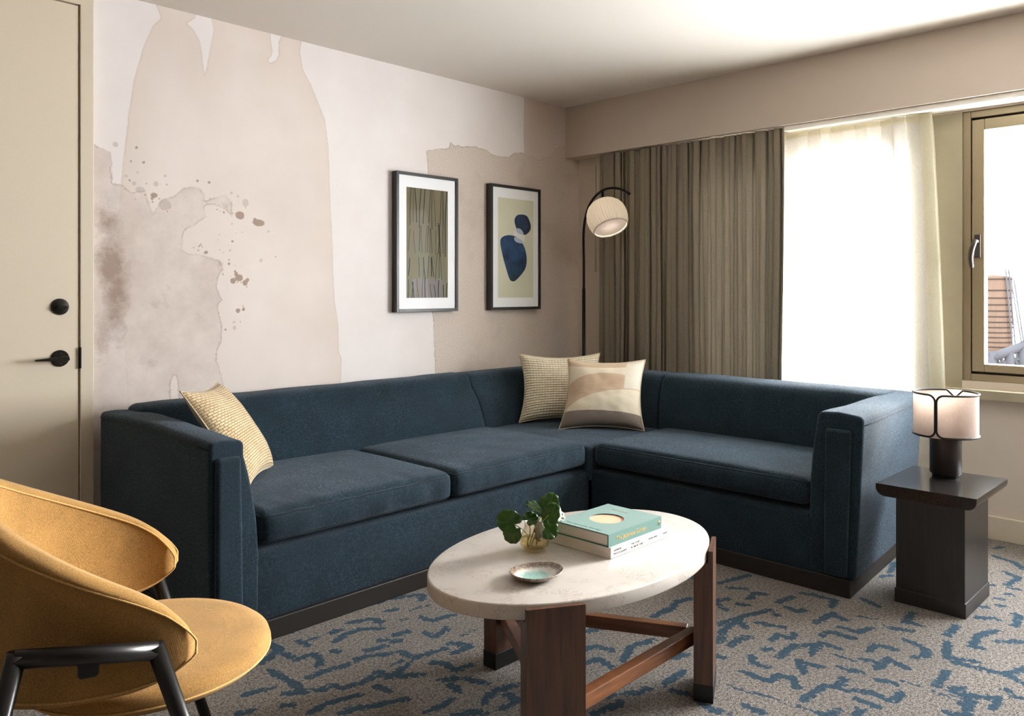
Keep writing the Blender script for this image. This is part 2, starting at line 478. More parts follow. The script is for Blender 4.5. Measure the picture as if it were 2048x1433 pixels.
ST = [r4((360,620),(530,650)), r4((490,490),(590,455)), r4((640,435),(700,440),(860,480),(830,520)), r4((540,520),(620,550),(660,540)), r4((478,570),(492,572)),
 r4((120,630),(230,590),(290,650)), r4((230,590),(440,540)), r4((230,600),(130,690)), r4((190,765),(250,720),(320,710)), r4((450,730),(490,695),(560,720),(600,690)), r4((405,790),(450,790)),
 r4((500,840),(580,770),(700,760)), r4((320,830),(340,880),(420,900)), r4((620,860),(660,940)), r4((640,870),(770,900)), r4((280,930),(430,990),(500,950),(580,970),(610,1030)),
 r4((730,620),(850,560)), r4((850,580),(930,605)), r4((890,650),(1000,680),(1080,655)), r4((840,680),(970,720)), r4((770,700),(800,680)), r4((700,820),(760,745),(880,785)), r4((1030,850),(1100,870)),
 r4((1120,910),(1190,850),(1320,915)), r4((890,905),(1020,935)), r4((1070,800),(1110,760),(1240,790)), r4((1290,620),(1340,560)), r4((1300,610),(1400,640)), r4((1220,660),(1340,670)), r4((1300,730),(1440,790),(1430,830),(1350,840)),
 r4((1560,700),(1620,640)), r4((1560,745),(1560,840),(1750,865)), r4((1720,770),(1760,700),(1880,670)), r4((1740,770),(1800,790)), r4((1880,740),(2060,740)), r4((1600,870),(1940,950),(2060,1010)), r4((1940,950),(2060,905)),
 r4((1490,1020),(1560,930)), r4((1580,1050),(1650,1030)), r4((1620,1070),(1850,1095)), r4((1850,1160),(1900,1100)), r4((870,1030),(910,970)), r4((980,1050),(1080,1060),(1180,1105),(1240,1110),(1270,1065)),
 r4((650,1110),(780,1020),(830,1025)), r4((990,1105),(1130,1155)), r4((270,1140),(400,1190)), r4((780,1210),(880,1175)), r4((990,1210),(1020,1170)), r4((1120,980),(1230,1005)), r4((1650,1130),(1720,1110),(1680,1190)), r4((1560,1190),(1700,1210)),
 r4((1925,1045),(1940,1045)), r4((1990,1090),(2040,1100)), r4((1870,150),(1910,140)), r4((1860,200),(1990,240),(2040,280)), r4((1930,300),(2020,340),(1940,380)), r4((1830,380),(1850,382)), r4((1880,468),(1905,472)), r4((1940,440),(1965,442)), r4((1890,512),(1930,518)), r4((1780,520),(1800,520)), r4((1960,400),(2010,410)),
 r4((1750,590),(1850,590),(1880,600)), r4((1980,560),(2020,580),(1990,640)), r4((180,400),(290,405)), r4((310,470),(350,430),(410,440)), r4((120,370),(310,320)), r4((110,480),(180,470)), r4((140,530),(170,540)), r4((240,500),(300,510)),
 r4((1230,240),(1200,300)), r4((1150,330),(1210,320)), r4((1030,470),(1130,520)),
 r6((780,210),(920,185),(990,200)), r6((700,330),(760,285),(850,250),(990,245)), r6((660,275),(730,255)), r6((460,325),(520,350)), r6((360,400),(450,440),(560,405),(610,450),(590,480)), r6((670,390),(715,390)),
 r6((820,445),(900,420),(1030,405)), r6((890,385),(1010,355)), r6((975,320),(1005,320)), r6((1060,325),(1105,325)), r6((1060,290),(1160,265)), r6((1240,175),(1310,200),(1400,165),(1440,160)), r6((1260,270),(1320,295),(1370,270),(1400,240)),
 r6((1110,390),(1190,430),(1390,370)), r6((1410,335),(1480,340),(1550,355),(1440,400)), r6((520,555),(640,510),(770,475)), r6((280,510),(400,570),(500,650),(380,655)), r6((560,630),(600,635),(680,605)), r6((740,620),(850,590),(940,550)),
 r6((960,520),(1040,550),(1240,535)), r6((1080,530),(1150,470)), r6((960,610),(1040,640)), r6((540,775),(640,720),(840,665)), r6((740,780),(800,750),(900,740),(1140,690)), r6((1310,460),(1400,470),(1440,510),(1550,475)), r6((1370,570),(1460,560)), r6((1420,600),(1470,640)),
 r6((1520,560),(1640,590)), r6((1270,770),(1350,740),(1430,695)), r6((1630,710),(1700,640),(1830,600)), r6((1740,750),(1850,700),(1780,660)), r6((1440,797),(1560,770),(1640,775)), r6((80,780),(170,765)), r6((360,735),(430,730)), r6((120,665),(290,620)),
 r6((1010,135),(1080,125)), r6((1100,50),(1240,30)),
 r2((1600,800),(1640,790),(1680,740),(1760,720)), r2((1530,830),(1630,785)), r2((1120,920),(1230,905)), r2((1120,1030),(1190,1010),(1290,1035)), r2((1350,1100),(1400,1010),(1540,970)), r2((1130,1110),(1200,1085),(1290,1140)), r2((1370,1300),(1510,1270)), r2((1600,1240),(1720,1160)), r2((1650,1280),(1740,1300)), r2((1640,1080),(1740,1060)), r2((1225,1320),(1290,1300)), r2((1180,1420),(1340,1350)), r2((1820,1350),(1920,1410)), r2((1890,990),(1960,960)), r2((1880,1060),(1969,1080)), r2((1560,640),(1700,610)), r2((1700,560),(1790,600)), r2((1830,720),(1930,760))]
THIN = [r4((840,820),(980,865)), r4((1280,990),(1570,1090)), r4((870,1030),(940,1060)), r4((180,1015),(250,1050),(400,1080),(740,1190)), r4((0,1130),(200,1200)), r4((1160,640),(1290,660)), r4((1000,580),(1130,600)),
 r6((1170,130),(1290,95)), r6((1110,190),(1160,180)), r6((900,190),(980,215)), r6((1050,470),(1120,445)), r6((1490,290),(1570,255)), r6((520,325),(580,300))]
sdS = np.full_like(fa, 1.0)
def stroke(poly, w, sd):
    for (ax, ay), (bx, by) in zip(poly[:-1], poly[1:]):
        m = (fa > min(ax, bx) - .1) & (fa < max(ax, bx) + .1) & (fb_ > min(ay, by) - .1) & (fb_ < max(ay, by) + .1)
        sd[m] = np.minimum(sd[m], seg_d(fa[m], fb_[m], ax, ay, bx, by) - w)
for s in ST: stroke([on_floor(*p) for p in s], .0155, sdS)
for s in THIN: stroke([on_floor(*p) for p in s], .0085, sdS)
rnd = random.Random(5)
cam2 = lambda x, y: ((x * FWD[0] + y * FWD[1]), (x * RGT[0] + y * RGT[1]))
for k in range(900):
    x = rnd.uniform(XL, XW); y = rnd.uniform(YB, YM)
    d, l = cam2(x, y)
    if d > 1.9 and abs(l / d) < .68 and d < 3.9 and not (y > 2.45): continue
    p = [(x, y)]
    a = rnd.choice([0, PI / 2, PI / 4, -PI / 4, PI]) + rnd.uniform(-.3, .3)
    for j in range(rnd.choice([1, 1, 2, 3])):
        L = rnd.uniform(.03, .13); p.append((p[-1][0] + math.cos(a) * L, p[-1][1] + math.sin(a) * L)); a += rnd.choice([-1, 1]) * rnd.uniform(.6, 1.5)
    stroke(p, rnd.choice([.009, .016, .018]), sdS)
set_attr(floor, 'stroke', sdS)

# ------------------------------------------------------------------ room shell
def struct(name, mb, m, parent=None, smooth=False):
    o = mb.build(name, m, parent, smooth)
    if parent is None: tag(o, kind='structure')
    return o
mb = MB().box(XL, XW + .2, YB, YM + .2, ZC, ZC + .12); struct('ceiling', mb, M['ceiling'])
mb = MB().box(1.19, XW + .2, YM + .004, YM + .15, 0, ZC); mb.v = mb.v
# wall left of the mural, with the door opening
mb = MB().box(XL, .16, YM - .0, YM + .15, 0, ZC).box(.16, 1.19, YM, YM + .15, 0, ZC)
struct('wall_left_of_mural', mb, M['wall']).name = 'wall_door_side'
mb = MB().box(XL - .12, XL, YB, YM + .15, 0, ZC); struct('wall_left', mb, M['far_wall'])
mb = MB().box(XL - .12, XW + .2, YB - .12, YB, 0, ZC); struct('wall_front', mb, M['far_wall'])
# window wall
T = XW + .2
mb = MB()
mb.box(XW, T, YB, W1[0], 0, ZC).box(XW, T, W1[0], W1[1], 0, W1[2]).box(XW, T, W1[0], W1[1], W1[3], ZC)
mb.box(XW, T, W1[1], W2[0], 0, .715)
mb.box(XW, T, W2[0], W2[1], 0, W2[2]).box(XW, T, W1[1], W2[1], W2[3] + .09, ZC).box(XW, T, W2[1], YM + .15, 0, ZC)
mb.box(XW, T, W1[1], W2[0], .715, W2[3] + .09, 1).box(XW, T, W2[0], W2[1], W2[3], W2[3] + .09, 0)
struct('wall_right', mb, [M['wall'], M['pier'], M['white_trim']])
# soffit over the curtains
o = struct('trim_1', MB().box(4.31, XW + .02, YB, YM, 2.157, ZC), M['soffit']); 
o = struct('trim_2', MB().box(4.332, XW - .001, YB, 2.07, 2.128, 2.1565), M['white_trim']); bevel(o, .003, 2)
# sill
o = struct('trim_3', MB().box(XW - .045, XW + .03, YB, 1.30, .685, .733), M['pier']); bevel(o, .004, 2)
# baseboards
o = struct('baseboard_right', MB().box(XW - .014, XW, YB, YM, 0, .115), M['base']); bevel(o, .003, 2)
o = struct('baseboard_left', MB().box(XL, XL + .014, YB, YM, 0, .115), M['base'])
o = struct('baseboard_front', MB().box(XL, XW, YB, YB + .014, 0, .115), M['base'])
# door casing
mb = MB().prism([(1.136, 0), (1.189, 0), (1.189, 2.472), (.10, 2.472), (.10, 2.42), (1.136, 2.42)], YM - .045, YM - .0005, 0, lambda a, b, c: (a, c, b))
o = struct('trim_4', mb, M['casing']); bevel(o, .003, 2)

# door
d = root('door_1', (.62, YM - .02, 0), kind='structure')
o = MB().box(.165, 1.132, YM - .036, YM - .001, .008, 2.416).build('door_leaf', M['door'], d, False); bevel(o, .002, 2)
def disc_y(name, cx, cz, y0, r, th, m, par, prof=None):
    mb = MB(); R = Matrix.Rotation(PI / 2, 3, 'X')
    prof = prof or [(0, 0), (r, 0), (r, th * .7), (r * .92, th), (0, th)]
    mb.lathe(prof, (cx, y0, cz), 40, M=R); return flat_angle(mb.build(name, m, par))
h = disc_y('handle_rose', 1.060, .941, YM - .036, .034, .009, M['bronze_black'], d)
mb = MB(); mb.tube([(1.062, YM - .045, .941), (1.062, YM - .09, .941)], .011, 16)
lp = [(1.078, .951), (1.08, .935), (1.06, .932), (1.0, .936), (.955, .938), (.952, .942), (.956, .945), (1.0, .948), (1.06, .953)]
mb.prism(lp, YM - .102, YM - .086, 0, lambda a, b, c: (a, c, b))
o = mb.build('door_lever', M['bronze_black'], d, False); bevel(o, .003, 2)
mb = MB()
for z in (.962, .920): mb.lathe([(0, 0), (.0035, 0), (.0035, .0015), (0, .0025)], (1.06, YM - .0448, z), 12, M=Matrix.Rotation(PI / 2, 3, 'X'))
mb.build('rose_screw', M['gasket'], h)
db = disc_y('deadbolt', 1.060, 1.154, YM - .036, .034, .012, M['bronze_black'], d, [(0, 0), (.034, 0), (.034, .004), (.030, .011), (.012, .014), (0, .014)])
mb = MB(); mb.prism([(x, z) for x, z in arc(1.05, 1.151, .008, 90, 270, 6)] + [(x, z) for x, z in arc(1.078, 1.151, .007, -90, 90, 6)], YM - .068, YM - .048, 0, lambda a, b, c: (a, c, b))
o = mb.build('thumb_turn', M['bronze_black'], db, False); bevel(o, .003, 2)
o = MB().box(1.1335, 1.1385, YM - .050, YM - .030, .895, .983).build('strike_plate', M['bronze_black'], d, False)

# windows
def window(name, Wd, mull, handle_y=None):
    y0, y1, z0, z1 = Wd
    w = root(name, (XW + .05, (y0 + y1) / 2, z0), kind='structure')
    xf = XW - .002
    mb = MB(); fw = .035
    for b in ((y0, y0 + fw, z0, z1), (y1 - fw, y1, z0, z1), (y0 + fw, y1 - fw, z0, z0 + fw), (y0 + fw, y1 - fw, z1 - fw, z1)): mb.box(xf + .02, xf + .12, *b)
    ys = [y0 + fw + .008] + mull + [y1 - fw + .018]
    for m_ in mull: mb.box(xf + .02, xf + .12, m_ - .025, m_ + .025, z0 + fw, z1 - fw)
    bevel(mb.build('window_frame', M['bronze'], w, False), .003, 2)
    mb = MB(); g = .012
    for b in ((y0 + fw, y0 + fw + g, z0 + fw, z1 - fw), (y1 - fw - g, y1 - fw, z0 + fw, z1 - fw), (y0 + fw, y1 - fw, z0 + fw, z0 + fw + g), (y0 + fw, y1 - fw, z1 - fw - g, z1 - fw)): mb.box(xf + .045, xf + .1, *b)
    mb.build('gasket', M['gasket'], w, False)
    for a, b in zip(ys[:-1], ys[1:]):
        a = a + .02; b = b - .025
        mb = MB(); s = .055; za, zb = z0 + fw + g, z1 - fw - g
        for q in ((a, a + s, za, zb), (b - s, b, za, zb), (a + s, b - s, za, za + s * .72), (a + s, b - s, zb - s, zb)): mb.box(xf + .012, xf + .075, *q)
        sash = bevel(mb.build('window_sash', M['bronze'], w, False), .004, 2)
        mk('window_pane', [(xf + .05, a + s, za + s * .7), (xf + .05, b - s, za + s * .7), (xf + .05, b - s, zb - s), (xf + .05, a + s, zb - s)], [(0, 1, 2, 3)], GLASS, sash, False)
        if handle_y is not None and abs(b - handle_y) < .12:
            mb = MB().box(xf + .002, xf + .014, b - .040, b - .012, 1.385, 1.50)
            hh = bevel(mb.build('handle_plate', M['pewter'], sash, False), .003, 2)
            mb = MB().tube([(xf + .004, b - .026, 1.465), (xf - .03, b - .026, 1.465)], .009, 12)
            pts = [(xf - .035, b - .028, 1.472), (xf - .040, b - .022, 1.455), (xf - .043, b - .012, 1.42), (xf - .043, b - .008, 1.38), (xf - .040, b - .012, 1.335)]
            mb.tube(crom(pts), [.010 + .003 * math.sin(PI * i / 32) for i in range(33)], 12)
            mb.build('handle_lever', M['pewter'], hh)
    return w
def thin(name, col, top=.35, base=.03):
    """thin clear pane: mirror share grows towards grazing, the same from both sides"""
    t = NT(name); tr = t.n('BsdfTransparent'); tr.inputs['Color'].default_value = (*col, 1)
    gl = t.n('BsdfGlossy'); gl.inputs['Roughness'].default_value = .01; mx = t.n('MixShader')
    lw = t.n('LayerWeight'); lw.inputs['Blend'].default_value = .5
    f_ = t.math('ADD', t.math('MULTIPLY', t.math('POWER', lw.outputs['Facing'], 4.0), top), base)
    t.L.new(f_, mx.inputs[0]); t.L.new(tr.outputs[0], mx.inputs[1]); t.L.new(gl.outputs[0], mx.inputs[2]); t.L.new(mx.outputs[0], t.out.inputs[0]); return t.m
GLASS = thin('window_glass', (1, 1, 1), .4, .03)
ART_GLASS = thin('picture_glass', (1, 1, 1), .12, .006)
window('window_1', W1, [.10], 1.16)
window('window_2', W2, [2.09])

# ------------------------------------------------------------------ sofa
def gridbox(n):
    """unit cube surface, cosine spaced, as (verts, faces) in [-1,1]"""
    s = [math.sin(PI / 2 * (2 * i / n - 1)) for i in range(n + 1)]
    V = {}; vs = []; fs = []
    def vid(i, j, k):
        key = (i, j, k)
        if key not in V: V[key] = len(vs); vs.append((s[i], s[j], s[k]))
        return V[key]
    for a in range(n):
        for b in range(n):
            fs.append((vid(a, b, 0), vid(a, b + 1, 0), vid(a + 1, b + 1, 0), vid(a + 1, b, 0)))
            fs.append((vid(a, b, n), vid(a + 1, b, n), vid(a + 1, b + 1, n), vid(a, b + 1, n)))
            fs.append((vid(a, 0, b), vid(a + 1, 0, b), vid(a + 1, 0, b + 1), vid(a, 0, b + 1)))
            fs.append((vid(a, n, b), vid(a, n, b + 1), vid(a + 1, n, b + 1), vid(a + 1, n, b)))
            fs.append((vid(0, a, b), vid(0, a, b + 1), vid(0, a + 1, b + 1), vid(0, a + 1, b)))
            fs.append((vid(n, a, b), vid(n, a + 1, b), vid(n, a + 1, b + 1), vid(n, a, b + 1)))
    return vs, fs
GB = gridbox(44)
def cushion_pt(b, r, crown, bulge, p, seed, front, wr):
    x0, x1, y0, y1, z0, z1 = b
    c = Vector(((x0 + x1) / 2, (y0 + y1) / 2, (z0 + z1) / 2)); h = Vector(((x1 - x0) / 2, (y1 - y0) / 2, (z1 - z0) / 2))
    u, v, w = p
    P = Vector((u * h.x, v * h.y, w * h.z)); rz = min(r, h.z * .98)
    q = Vector((max(-h.x + r, min(h.x - r, P.x)), max(-h.y + r, min(h.y - r, P.y)), max(-h.z + rz, min(h.z - rz, P.z))))
    d = P - q
    if d.length > 1e-9:
        # keep the corner slightly square
        dn = Vector((d.x / r, d.y / r, d.z / rz)); L = (abs(dn.x)**2.6 + abs(dn.y)**2.6 + abs(dn.z)**2.6) ** (1 / 2.6)
        m = max(abs(dn.x), abs(dn.y), abs(dn.z)); dn = dn * (m / L)
        P = q + Vector((dn.x * r, dn.y * r, dn.z * rz))
    k = max(0, 1 - u * u) ** .6 * max(0, 1 - v * v) ** .6
    if P.z > 0: P.z += crown * k * (P.z / h.z)
    fx = max(0, 1 - w * w) * max(0, 1 - (v * v)) ** .5; fy = max(0, 1 - w * w) * max(0, 1 - (u * u)) ** .5
    P.x += bulge * fx * u * abs(u) ** 3; P.y += bulge * fy * v * abs(v) ** 3
    W_ = c + P
    n = noise.noise(W_ * 5 + Vector((seed, 0, 0))) * .006 * k + noise.noise(W_ * 14 + Vector((0, seed, 0))) * .002 * k
    W_.z += n
    if wr:   # pulled creases on the front face
        if front == 'y' and v < -.6:
            W_.y += wr * (noise.noise(Vector((W_.x * 17, W_.z * 4, seed))) + .5 * noise.noise(Vector((W_.x * 40, W_.z * 5, seed)))) * (1 - abs(w)) ** .5
            W_.z += wr * .6 * noise.noise(Vector((W_.x * 22, W_.y * 6, seed))) * (w if w > 0 else 0)
        if front == 'x' and u < -.6:
            W_.x += wr * noise.noise(Vector((W_.y * 15, W_.z * 4, seed))) * (1 - abs(w)) ** .5
    return W_
def cushion(name, b, mat_, par, r=.045, crown=.02, bulge=.012, seed=0.0, front='y', wr=.003, label=None, piping=True):
    vs, fs = GB
    o = mk(name, [cushion_pt(b, r, crown, bulge, p, seed, front, wr) for p in vs], fs, mat_, par)
    if label: o['label'] = label
    if piping:
        h = ((b[1] - b[0]) / 2, (b[3] - b[2]) / 2, (b[5] - b[4]) / 2)
        for sgn in (1, -1):
            pts = []; n = 60
            e = [(-1 + 2 * i / n, -1) for i in range(n)] + [(1, -1 + 2 * i / n) for i in range(n)] + [(1 - 2 * i / n, 1) for i in range(n)] + [(-1, 1 - 2 * i / n) for i in range(n + 1)]
            for u, v in e:
                P = cushion_pt(b, r, crown, bulge, (u, v, sgn * .80), seed, front, wr); pts.append(P)
            mb = MB().tube(pts, .0022, 6, cap=False)
            mb.build('piping', M['navy_seam'], o)
    return o

def profile_obj(name, prof, a0, a1, mp, mats, par, bev=.02, n=24, wob=0.0):
    """closed profile (ccw) extruded in n steps from a0 to a1"""
    v = []; P = len(prof)
    for i in range(n + 1):
        a = a0 + (a1 - a0) * i / n
        for (p, q) in prof:
            w = wob * noise.noise(Vector((a * 5, p * 7, q * 7)))
            v.append(mp(p, q + w * (1 if q > .3 else 0), a))
    f = [(i*P+k, i*P+(k+1) % P, (i+1)*P+(k+1) % P, (i+1)*P+k) for i in range(n) for k in range(P)]
    f += [tuple(reversed(range(P))), tuple(range(n*P, (n+1)*P))]
    o = mk(name, v, f, mats, par)
    if bev: bevel(o, bev, 4, 50)
    else: flat_angle(o, 40)
    return o

S = root('sectional_sofa', (2.6, 3.0, 0), 'long L-shaped navy blue upholstered sectional sofa in the room corner', 'sofa')
NV = M['navy']
XO = 4.13      # outer back of the right run
# plinth (recessed dark wood)
pl = [(1.215, 2.55), (3.195, 2.55), (3.195, 1.252), (XO - .03, 1.315), (XO - .03, 3.57), (1.215, 3.57)]
pl2 = [(a, b) for a, b in pl]
o = MB().prism(list(reversed(pl2)) if False else pl2[::-1], .0, .072).build('plinth', M['plinth'], S, False); bevel(o, .003, 2)
o['label'] = 'dark wood plinth'
# base rails
def base_prof(front, z0=.07, z1=.308, r=.022, depth=.5):
    return [(front, z0)] + [(front + depth, z0), (front + depth, z1)] + [(front + r - r * math.sin(a), z1 - r + r * math.cos(a)) for a in [PI / 2 * i / 6 for i in range(7)]]
o = profile_obj('base_front', base_prof(2.566), 1.36, 3.19, lambda p, q, a: (a, p, q), NV, S, .006)
o = profile_obj('base_front', base_prof(3.2), 1.40, 2.56, lambda p, q, a: (p, a, q), NV, S, .006)
# arms
armL = [(1.200, .07), (1.372, .07), (1.374, .30), (1.366, .42), (1.352, .52), (1.334, .60), (1.318, .655)] + [(1.298 + .02 * math.cos(a), .690 + .02 * math.sin(a)) for a in [math.radians(q) for q in (0, 30, 60, 90)]] + [(1.25, .716)] + [(1.212 + .018 * math.cos(a), .697 + .018 * math.sin(a)) for a in [math.radians(q) for q in (90, 120, 150, 180)]] + [(1.192, .40)]
def mpL(p, q, a):
    k = max(0, (a - 2.9) / .7); return (p + .035 * k * (1 if p > 1.26 else 0), a, q + .012 * math.sin(PI * min(1, max(0, (a - 2.56) / 1.0))))
profile_obj('arm', armL, 2.562, 3.58, mpL, NV, S, .014, 30, .004)
armR = [(1.235, .07), (1.215, .40)] + [(1.222 + .022 * math.cos(a), .706 + .022 * math.sin(a)) for a in [math.radians(q) for q in (180, 150, 120, 90)]] + [(1.30, .734)] + [(1.362 + .024 * math.cos(a), .704 + .024 * math.sin(a)) for a in [math.radians(q) for q in (90, 60, 30, 0)]] + [(1.400, .62), (1.410, .54), (1.417, .44), (1.42, .30), (1.42, .07)]
def mpR(p, q, a):
    k = (a - 3.2) / .95; return (a, p + .075 * k * (1 if p < 1.31 else .6), q)
profile_obj('arm', armR[::-1], 3.198, XO, mpR, NV, S, .014, 30, .004)
# raised panels on the arm fronts
pp = [(1.207, .080), (1.306, .080), (1.302, .40), (1.297, .662), (1.210, .662)]
o = MB().prism(pp[::-1], 2.538, 2.566, 0, lambda a, b, c: (a, c, b)).build('arm_front_panel', NV, S, False); bevel(o, .016, 5, 40)
pp = [(1.262, .080), (1.352, .080), (1.350, .40), (1.347, .668), (1.244, .668)]
o = MB().prism(pp, 3.176, 3.202, 0, lambda a, b, c: (c, a, b)).build('arm_front_panel', NV, S, False); bevel(o, .016, 5, 40)
# backrests; s = distance inward from the outer back face
def back_prof(sb, st, zt=.742):
    return [(0, .07), (sb, .07), (sb, .42), (sb - (sb - st) * .30 + .008, .51), (sb - (sb - st) * .62 + .010, .60), (st + .006, .672), (st - .004, zt - .040), (st - .016, zt - .018), (st - .036, zt - .005), (st - .065, zt), (.05, zt - .002), (.022, zt - .010), (.006, zt - .028), (0, zt - .06)]
bL = back_prof(.345, .21)
o = profile_obj('backrest', [(3.60 - s, z) for s, z in bL][::-1], 1.30, 3.148, lambda p, q, a: (a, p, q), NV, S, .030, 40, .006)
bR = back_prof(.30, .265, .742)
o = profile_obj('backrest', [(XO - s, z) for s, z in bR], 1.36, 2.585, lambda p, q, a: (p, a, q), NV, S, .020, 30, .005)
# corner backrest: one mitred sweep
bc = back_prof(.325, .19, .738); bc2 = back_prof(.297, .262, .738)
v = []; Pn = len(bc); path = []
for i in range(11): path.append(('L', 3.155 + (XO - .3 - 3.155) * i / 10))
vs_ = []
for (s, z) in bc: pass
rings = []
for i in range(9):
    x = 3.152 + (3.62 - 3.152) * i / 8; rings.append([(x, 3.60 - s, z) for s, z in bc])
for i in range(1, 8):
    t_ = i / 8 * PI / 2      # soft corner of the inner face
    ring = []
    for (s, z), (s2, z2) in zip(bc, bc2):
        R = .10 if s > .1 else .03
        cx, cy = XO - s2 - R, 3.60 - s - R
        ring.append((cx + R * math.sin(t_), cy + R * math.cos(t_), z))
    rings.append(ring)
for i in range(9):
    y = 3.10 - (3.10 - 2.592) * i / 8; rings.append([(XO - s, y, z) for s, z in bc2])
v = [p for r_ in rings for p in r_]; n_ = len(rings)
f = [(i*Pn+k, i*Pn+(k+1) % Pn, (i+1)*Pn+(k+1) % Pn, (i+1)*Pn+k) for i in range(n_-1) for k in range(Pn)] + [tuple(reversed(range(Pn))), tuple(range((n_-1)*Pn, n_*Pn))]
f = [tuple(reversed(q)) for q in f]
o = mk('backrest', v, f, NV, S); bevel(o, .018, 4, 50)
# seats
cushion('seat_cushion', (1.376, 2.262, 2.552, 3.30, .330, .448), NV, S, seed=3.1, wr=.011, crown=.024)
cushion('seat_cushion', (2.270, 3.165, 2.552, 3.30, .330, .448), NV, S, seed=7.7, wr=.007, crown=.026)
cushion('seat_cushion', (3.198, 3.86, 1.424, 2.548, .330, .447), NV, S, seed=12.2, front='x', wr=.002, crown=.020)
cushion('seat_cushion', (3.165, 3.86, 2.553, 3.32, .25, .432), NV, S, r=.03, crown=.012, bulge=.0, seed=5.5, wr=0, piping=False)
# seams on outer arm top edges
mb = MB().tube([mpL(1.1935, .690, 2.575 + i * .1) for i in range(11)], .0018, 6); mb.build('piping', M['navy_seam'], S)
mb = MB().tube([mpR(1.2, .690, 3.212 + i * .09) for i in range(11)], .0018, 6); mb.build('piping', M['navy_seam'], S)

# ------------------------------------------------------------------ pillows
def pillow(name, c, th, mats, par=None, n=40, mat_fn=None, pinch=.09, seed=0, back=None, sag=0.0, **tg):
    """c: four corners bl, br, tr, tl (seen from the front); th: half thickness"""
    c = [Vector(p) for p in c]
    nrm = ((c[1] - c[0]).cross(c[3] - c[0])).normalized()
    ctr = sum(c, Vector()) / 4
    V = []; F = []; FM = []
    idx = {}
    def pt(u, v, side):
        # edges drawn inwards between the corners
        uu = u; vv = v
        a = 2 * u - 1; b = 2 * v - 1
        a2 = a * (1 - pinch * (1 - b * b)); b2 = b * (1 - pinch * (1 - a * a))
        u_ = (a2 + 1) / 2; v_ = (b2 + 1) / 2
        p = c[0] * (1 - u_) * (1 - v_) + c[1] * u_ * (1 - v_) + c[2] * u_ * v_ + c[3] * (1 - u_) * v_
        e = ((1 - a ** 4) * (1 - b ** 4)); t_ = th * (max(0, e) ** .55) * (1 - .25 * (a * a + b * b) / 2)
        w = noise.noise(Vector((u * 3 + seed, v * 3, side))) * .010 + noise.noise(Vector((u * 9 + seed, v * 9, side))) * .003
        t_ = t_ + w * max(0, e)
        if side < 0: t_ *= .55
        return p + nrm * t_ * side - Vector((0, 0, sag)) * max(0, e)
    for side in (1, -1):
        for j in range(n + 1):
            for i in range(n + 1):
                edge = i in (0, n) or j in (0, n)
                key = (i, j, 0 if edge else side)
                if key not in idx: idx[key] = len(V); V.append(pt(i / n, j / n, side))
        for j in range(n):
            for i in range(n):
                g = lambda a, b: idx[(a, b, 0 if (a in (0, n) or b in (0, n)) else side)]
                q = (g(i, j), g(i + 1, j), g(i + 1, j + 1), g(i, j + 1))
                F.append(q if side == 1 else q[::-1])
                FM.append((mat_fn((i + .5) / n, (j + .5) / n) if mat_fn else 0) if side == 1 else (back if back is not None else 0))
    low = min(V, key=lambda p: p.z)
    o = mk(name, V, F, mats, par, True, FM, origin=(ctr.x, ctr.y, low.z))
    # uv so that the weave follows the cloth
    uv = o.data.uv_layers.new(name='cloth')
    rev = {vi: (k[0] / n, k[1] / n) for k, vi in idx.items()}
    for lp_ in o.data.loops: uv.data[lp_.index].uv = rev[lp_.vertex_index]
    mb = MB()
    ring = [pt(i / n, 0, 0) for i in range(n)] + [pt(1, i / n, 0) for i in range(n)] + [pt(1 - i / n, 1, 0) for i in range(n)] + [pt(0, 1 - i / n, 0) for i in range(n + 1)]
    mb.tube(ring, .0035, 8, cap=False)
    mb.build('piping', M['pipe'], o)
    return o

def weave_mat(name, c1, c2, nu, nv, kind):
    t = NT(name)
    uvm = t.co((1, 1, 1), src='UV')
    sep = t.n('SeparateXYZ'); t.L.new(uvm, sep.inputs[0])
    if kind == 'ribs':        # horizontal cords with light cross stitches
        r1 = t.math('ABSOLUTE', t.math('SINE', t.math('MULTIPLY', sep.outputs[1], nv * PI)))
        r2 = t.math('ABSOLUTE', t.math('SINE', t.math('MULTIPLY', sep.outputs[0], nu * PI)))
        g1 = t.rng(r1, .0, .42, 0, 1); g2 = t.rng(r2, 0, .3, .55, 1)
        f = t.math('MULTIPLY', g1, g2)
        h = t.math('ADD', t.math('MULTIPLY', r1, 1.0), t.math('MULTIPLY', r2, .35))
        nz = t.noise(60, 4); f = t.math('MULTIPLY', f, t.rng(nz, .25, .6, .7, 1))
    else:                     # chunky basket weave
        br = t.n('TexBrick'); t.L.new(uvm, br.inputs['Vector'])
        br.inputs['Scale'].default_value = 1.0; br.inputs['Brick Width'].default_value = 1 / nu; br.inputs['Row Height'].default_value = 1 / nv
        br.inputs['Mortar Size'].default_value = .0040; br.inputs['Mortar Smooth'].default_value = .6
        br.inputs['Color1'].default_value = (1, 1, 1, 1); br.inputs['Color2'].default_value = (.75, .75, .75, 1); br.inputs['Mortar'].default_value = (.0, .0, .0, 1)
        sc = t.n('SeparateColor'); t.L.new(br.outputs['Color'], sc.inputs[0]); h = sc.outputs[0]
        f = t.math('MULTIPLY', h, t.rng(t.noise(7, 5, .7), .3, .55, .45, 1), clamp=True)
    t.P(Base_Color=t.mix(f, c1, c2), Roughness=.95, Specular_IOR_Level=.1, Sheen_Weight=.2)
    t.bump(h, .8, .004)
    return t.m
M['ribs'] = weave_mat('ribbed_cream_wool', srgb(160, 142, 112), srgb(242, 230, 202), 26, 26, 'ribs')
M['basket'] = weave_mat('woven_oat_cloth', srgb(160, 132, 92), srgb(234, 211, 172), 20, 40, 'basket')
M['pipe'] = fabric('cream_piping', srgb(214, 198, 168), .15, 5, 400, .2)
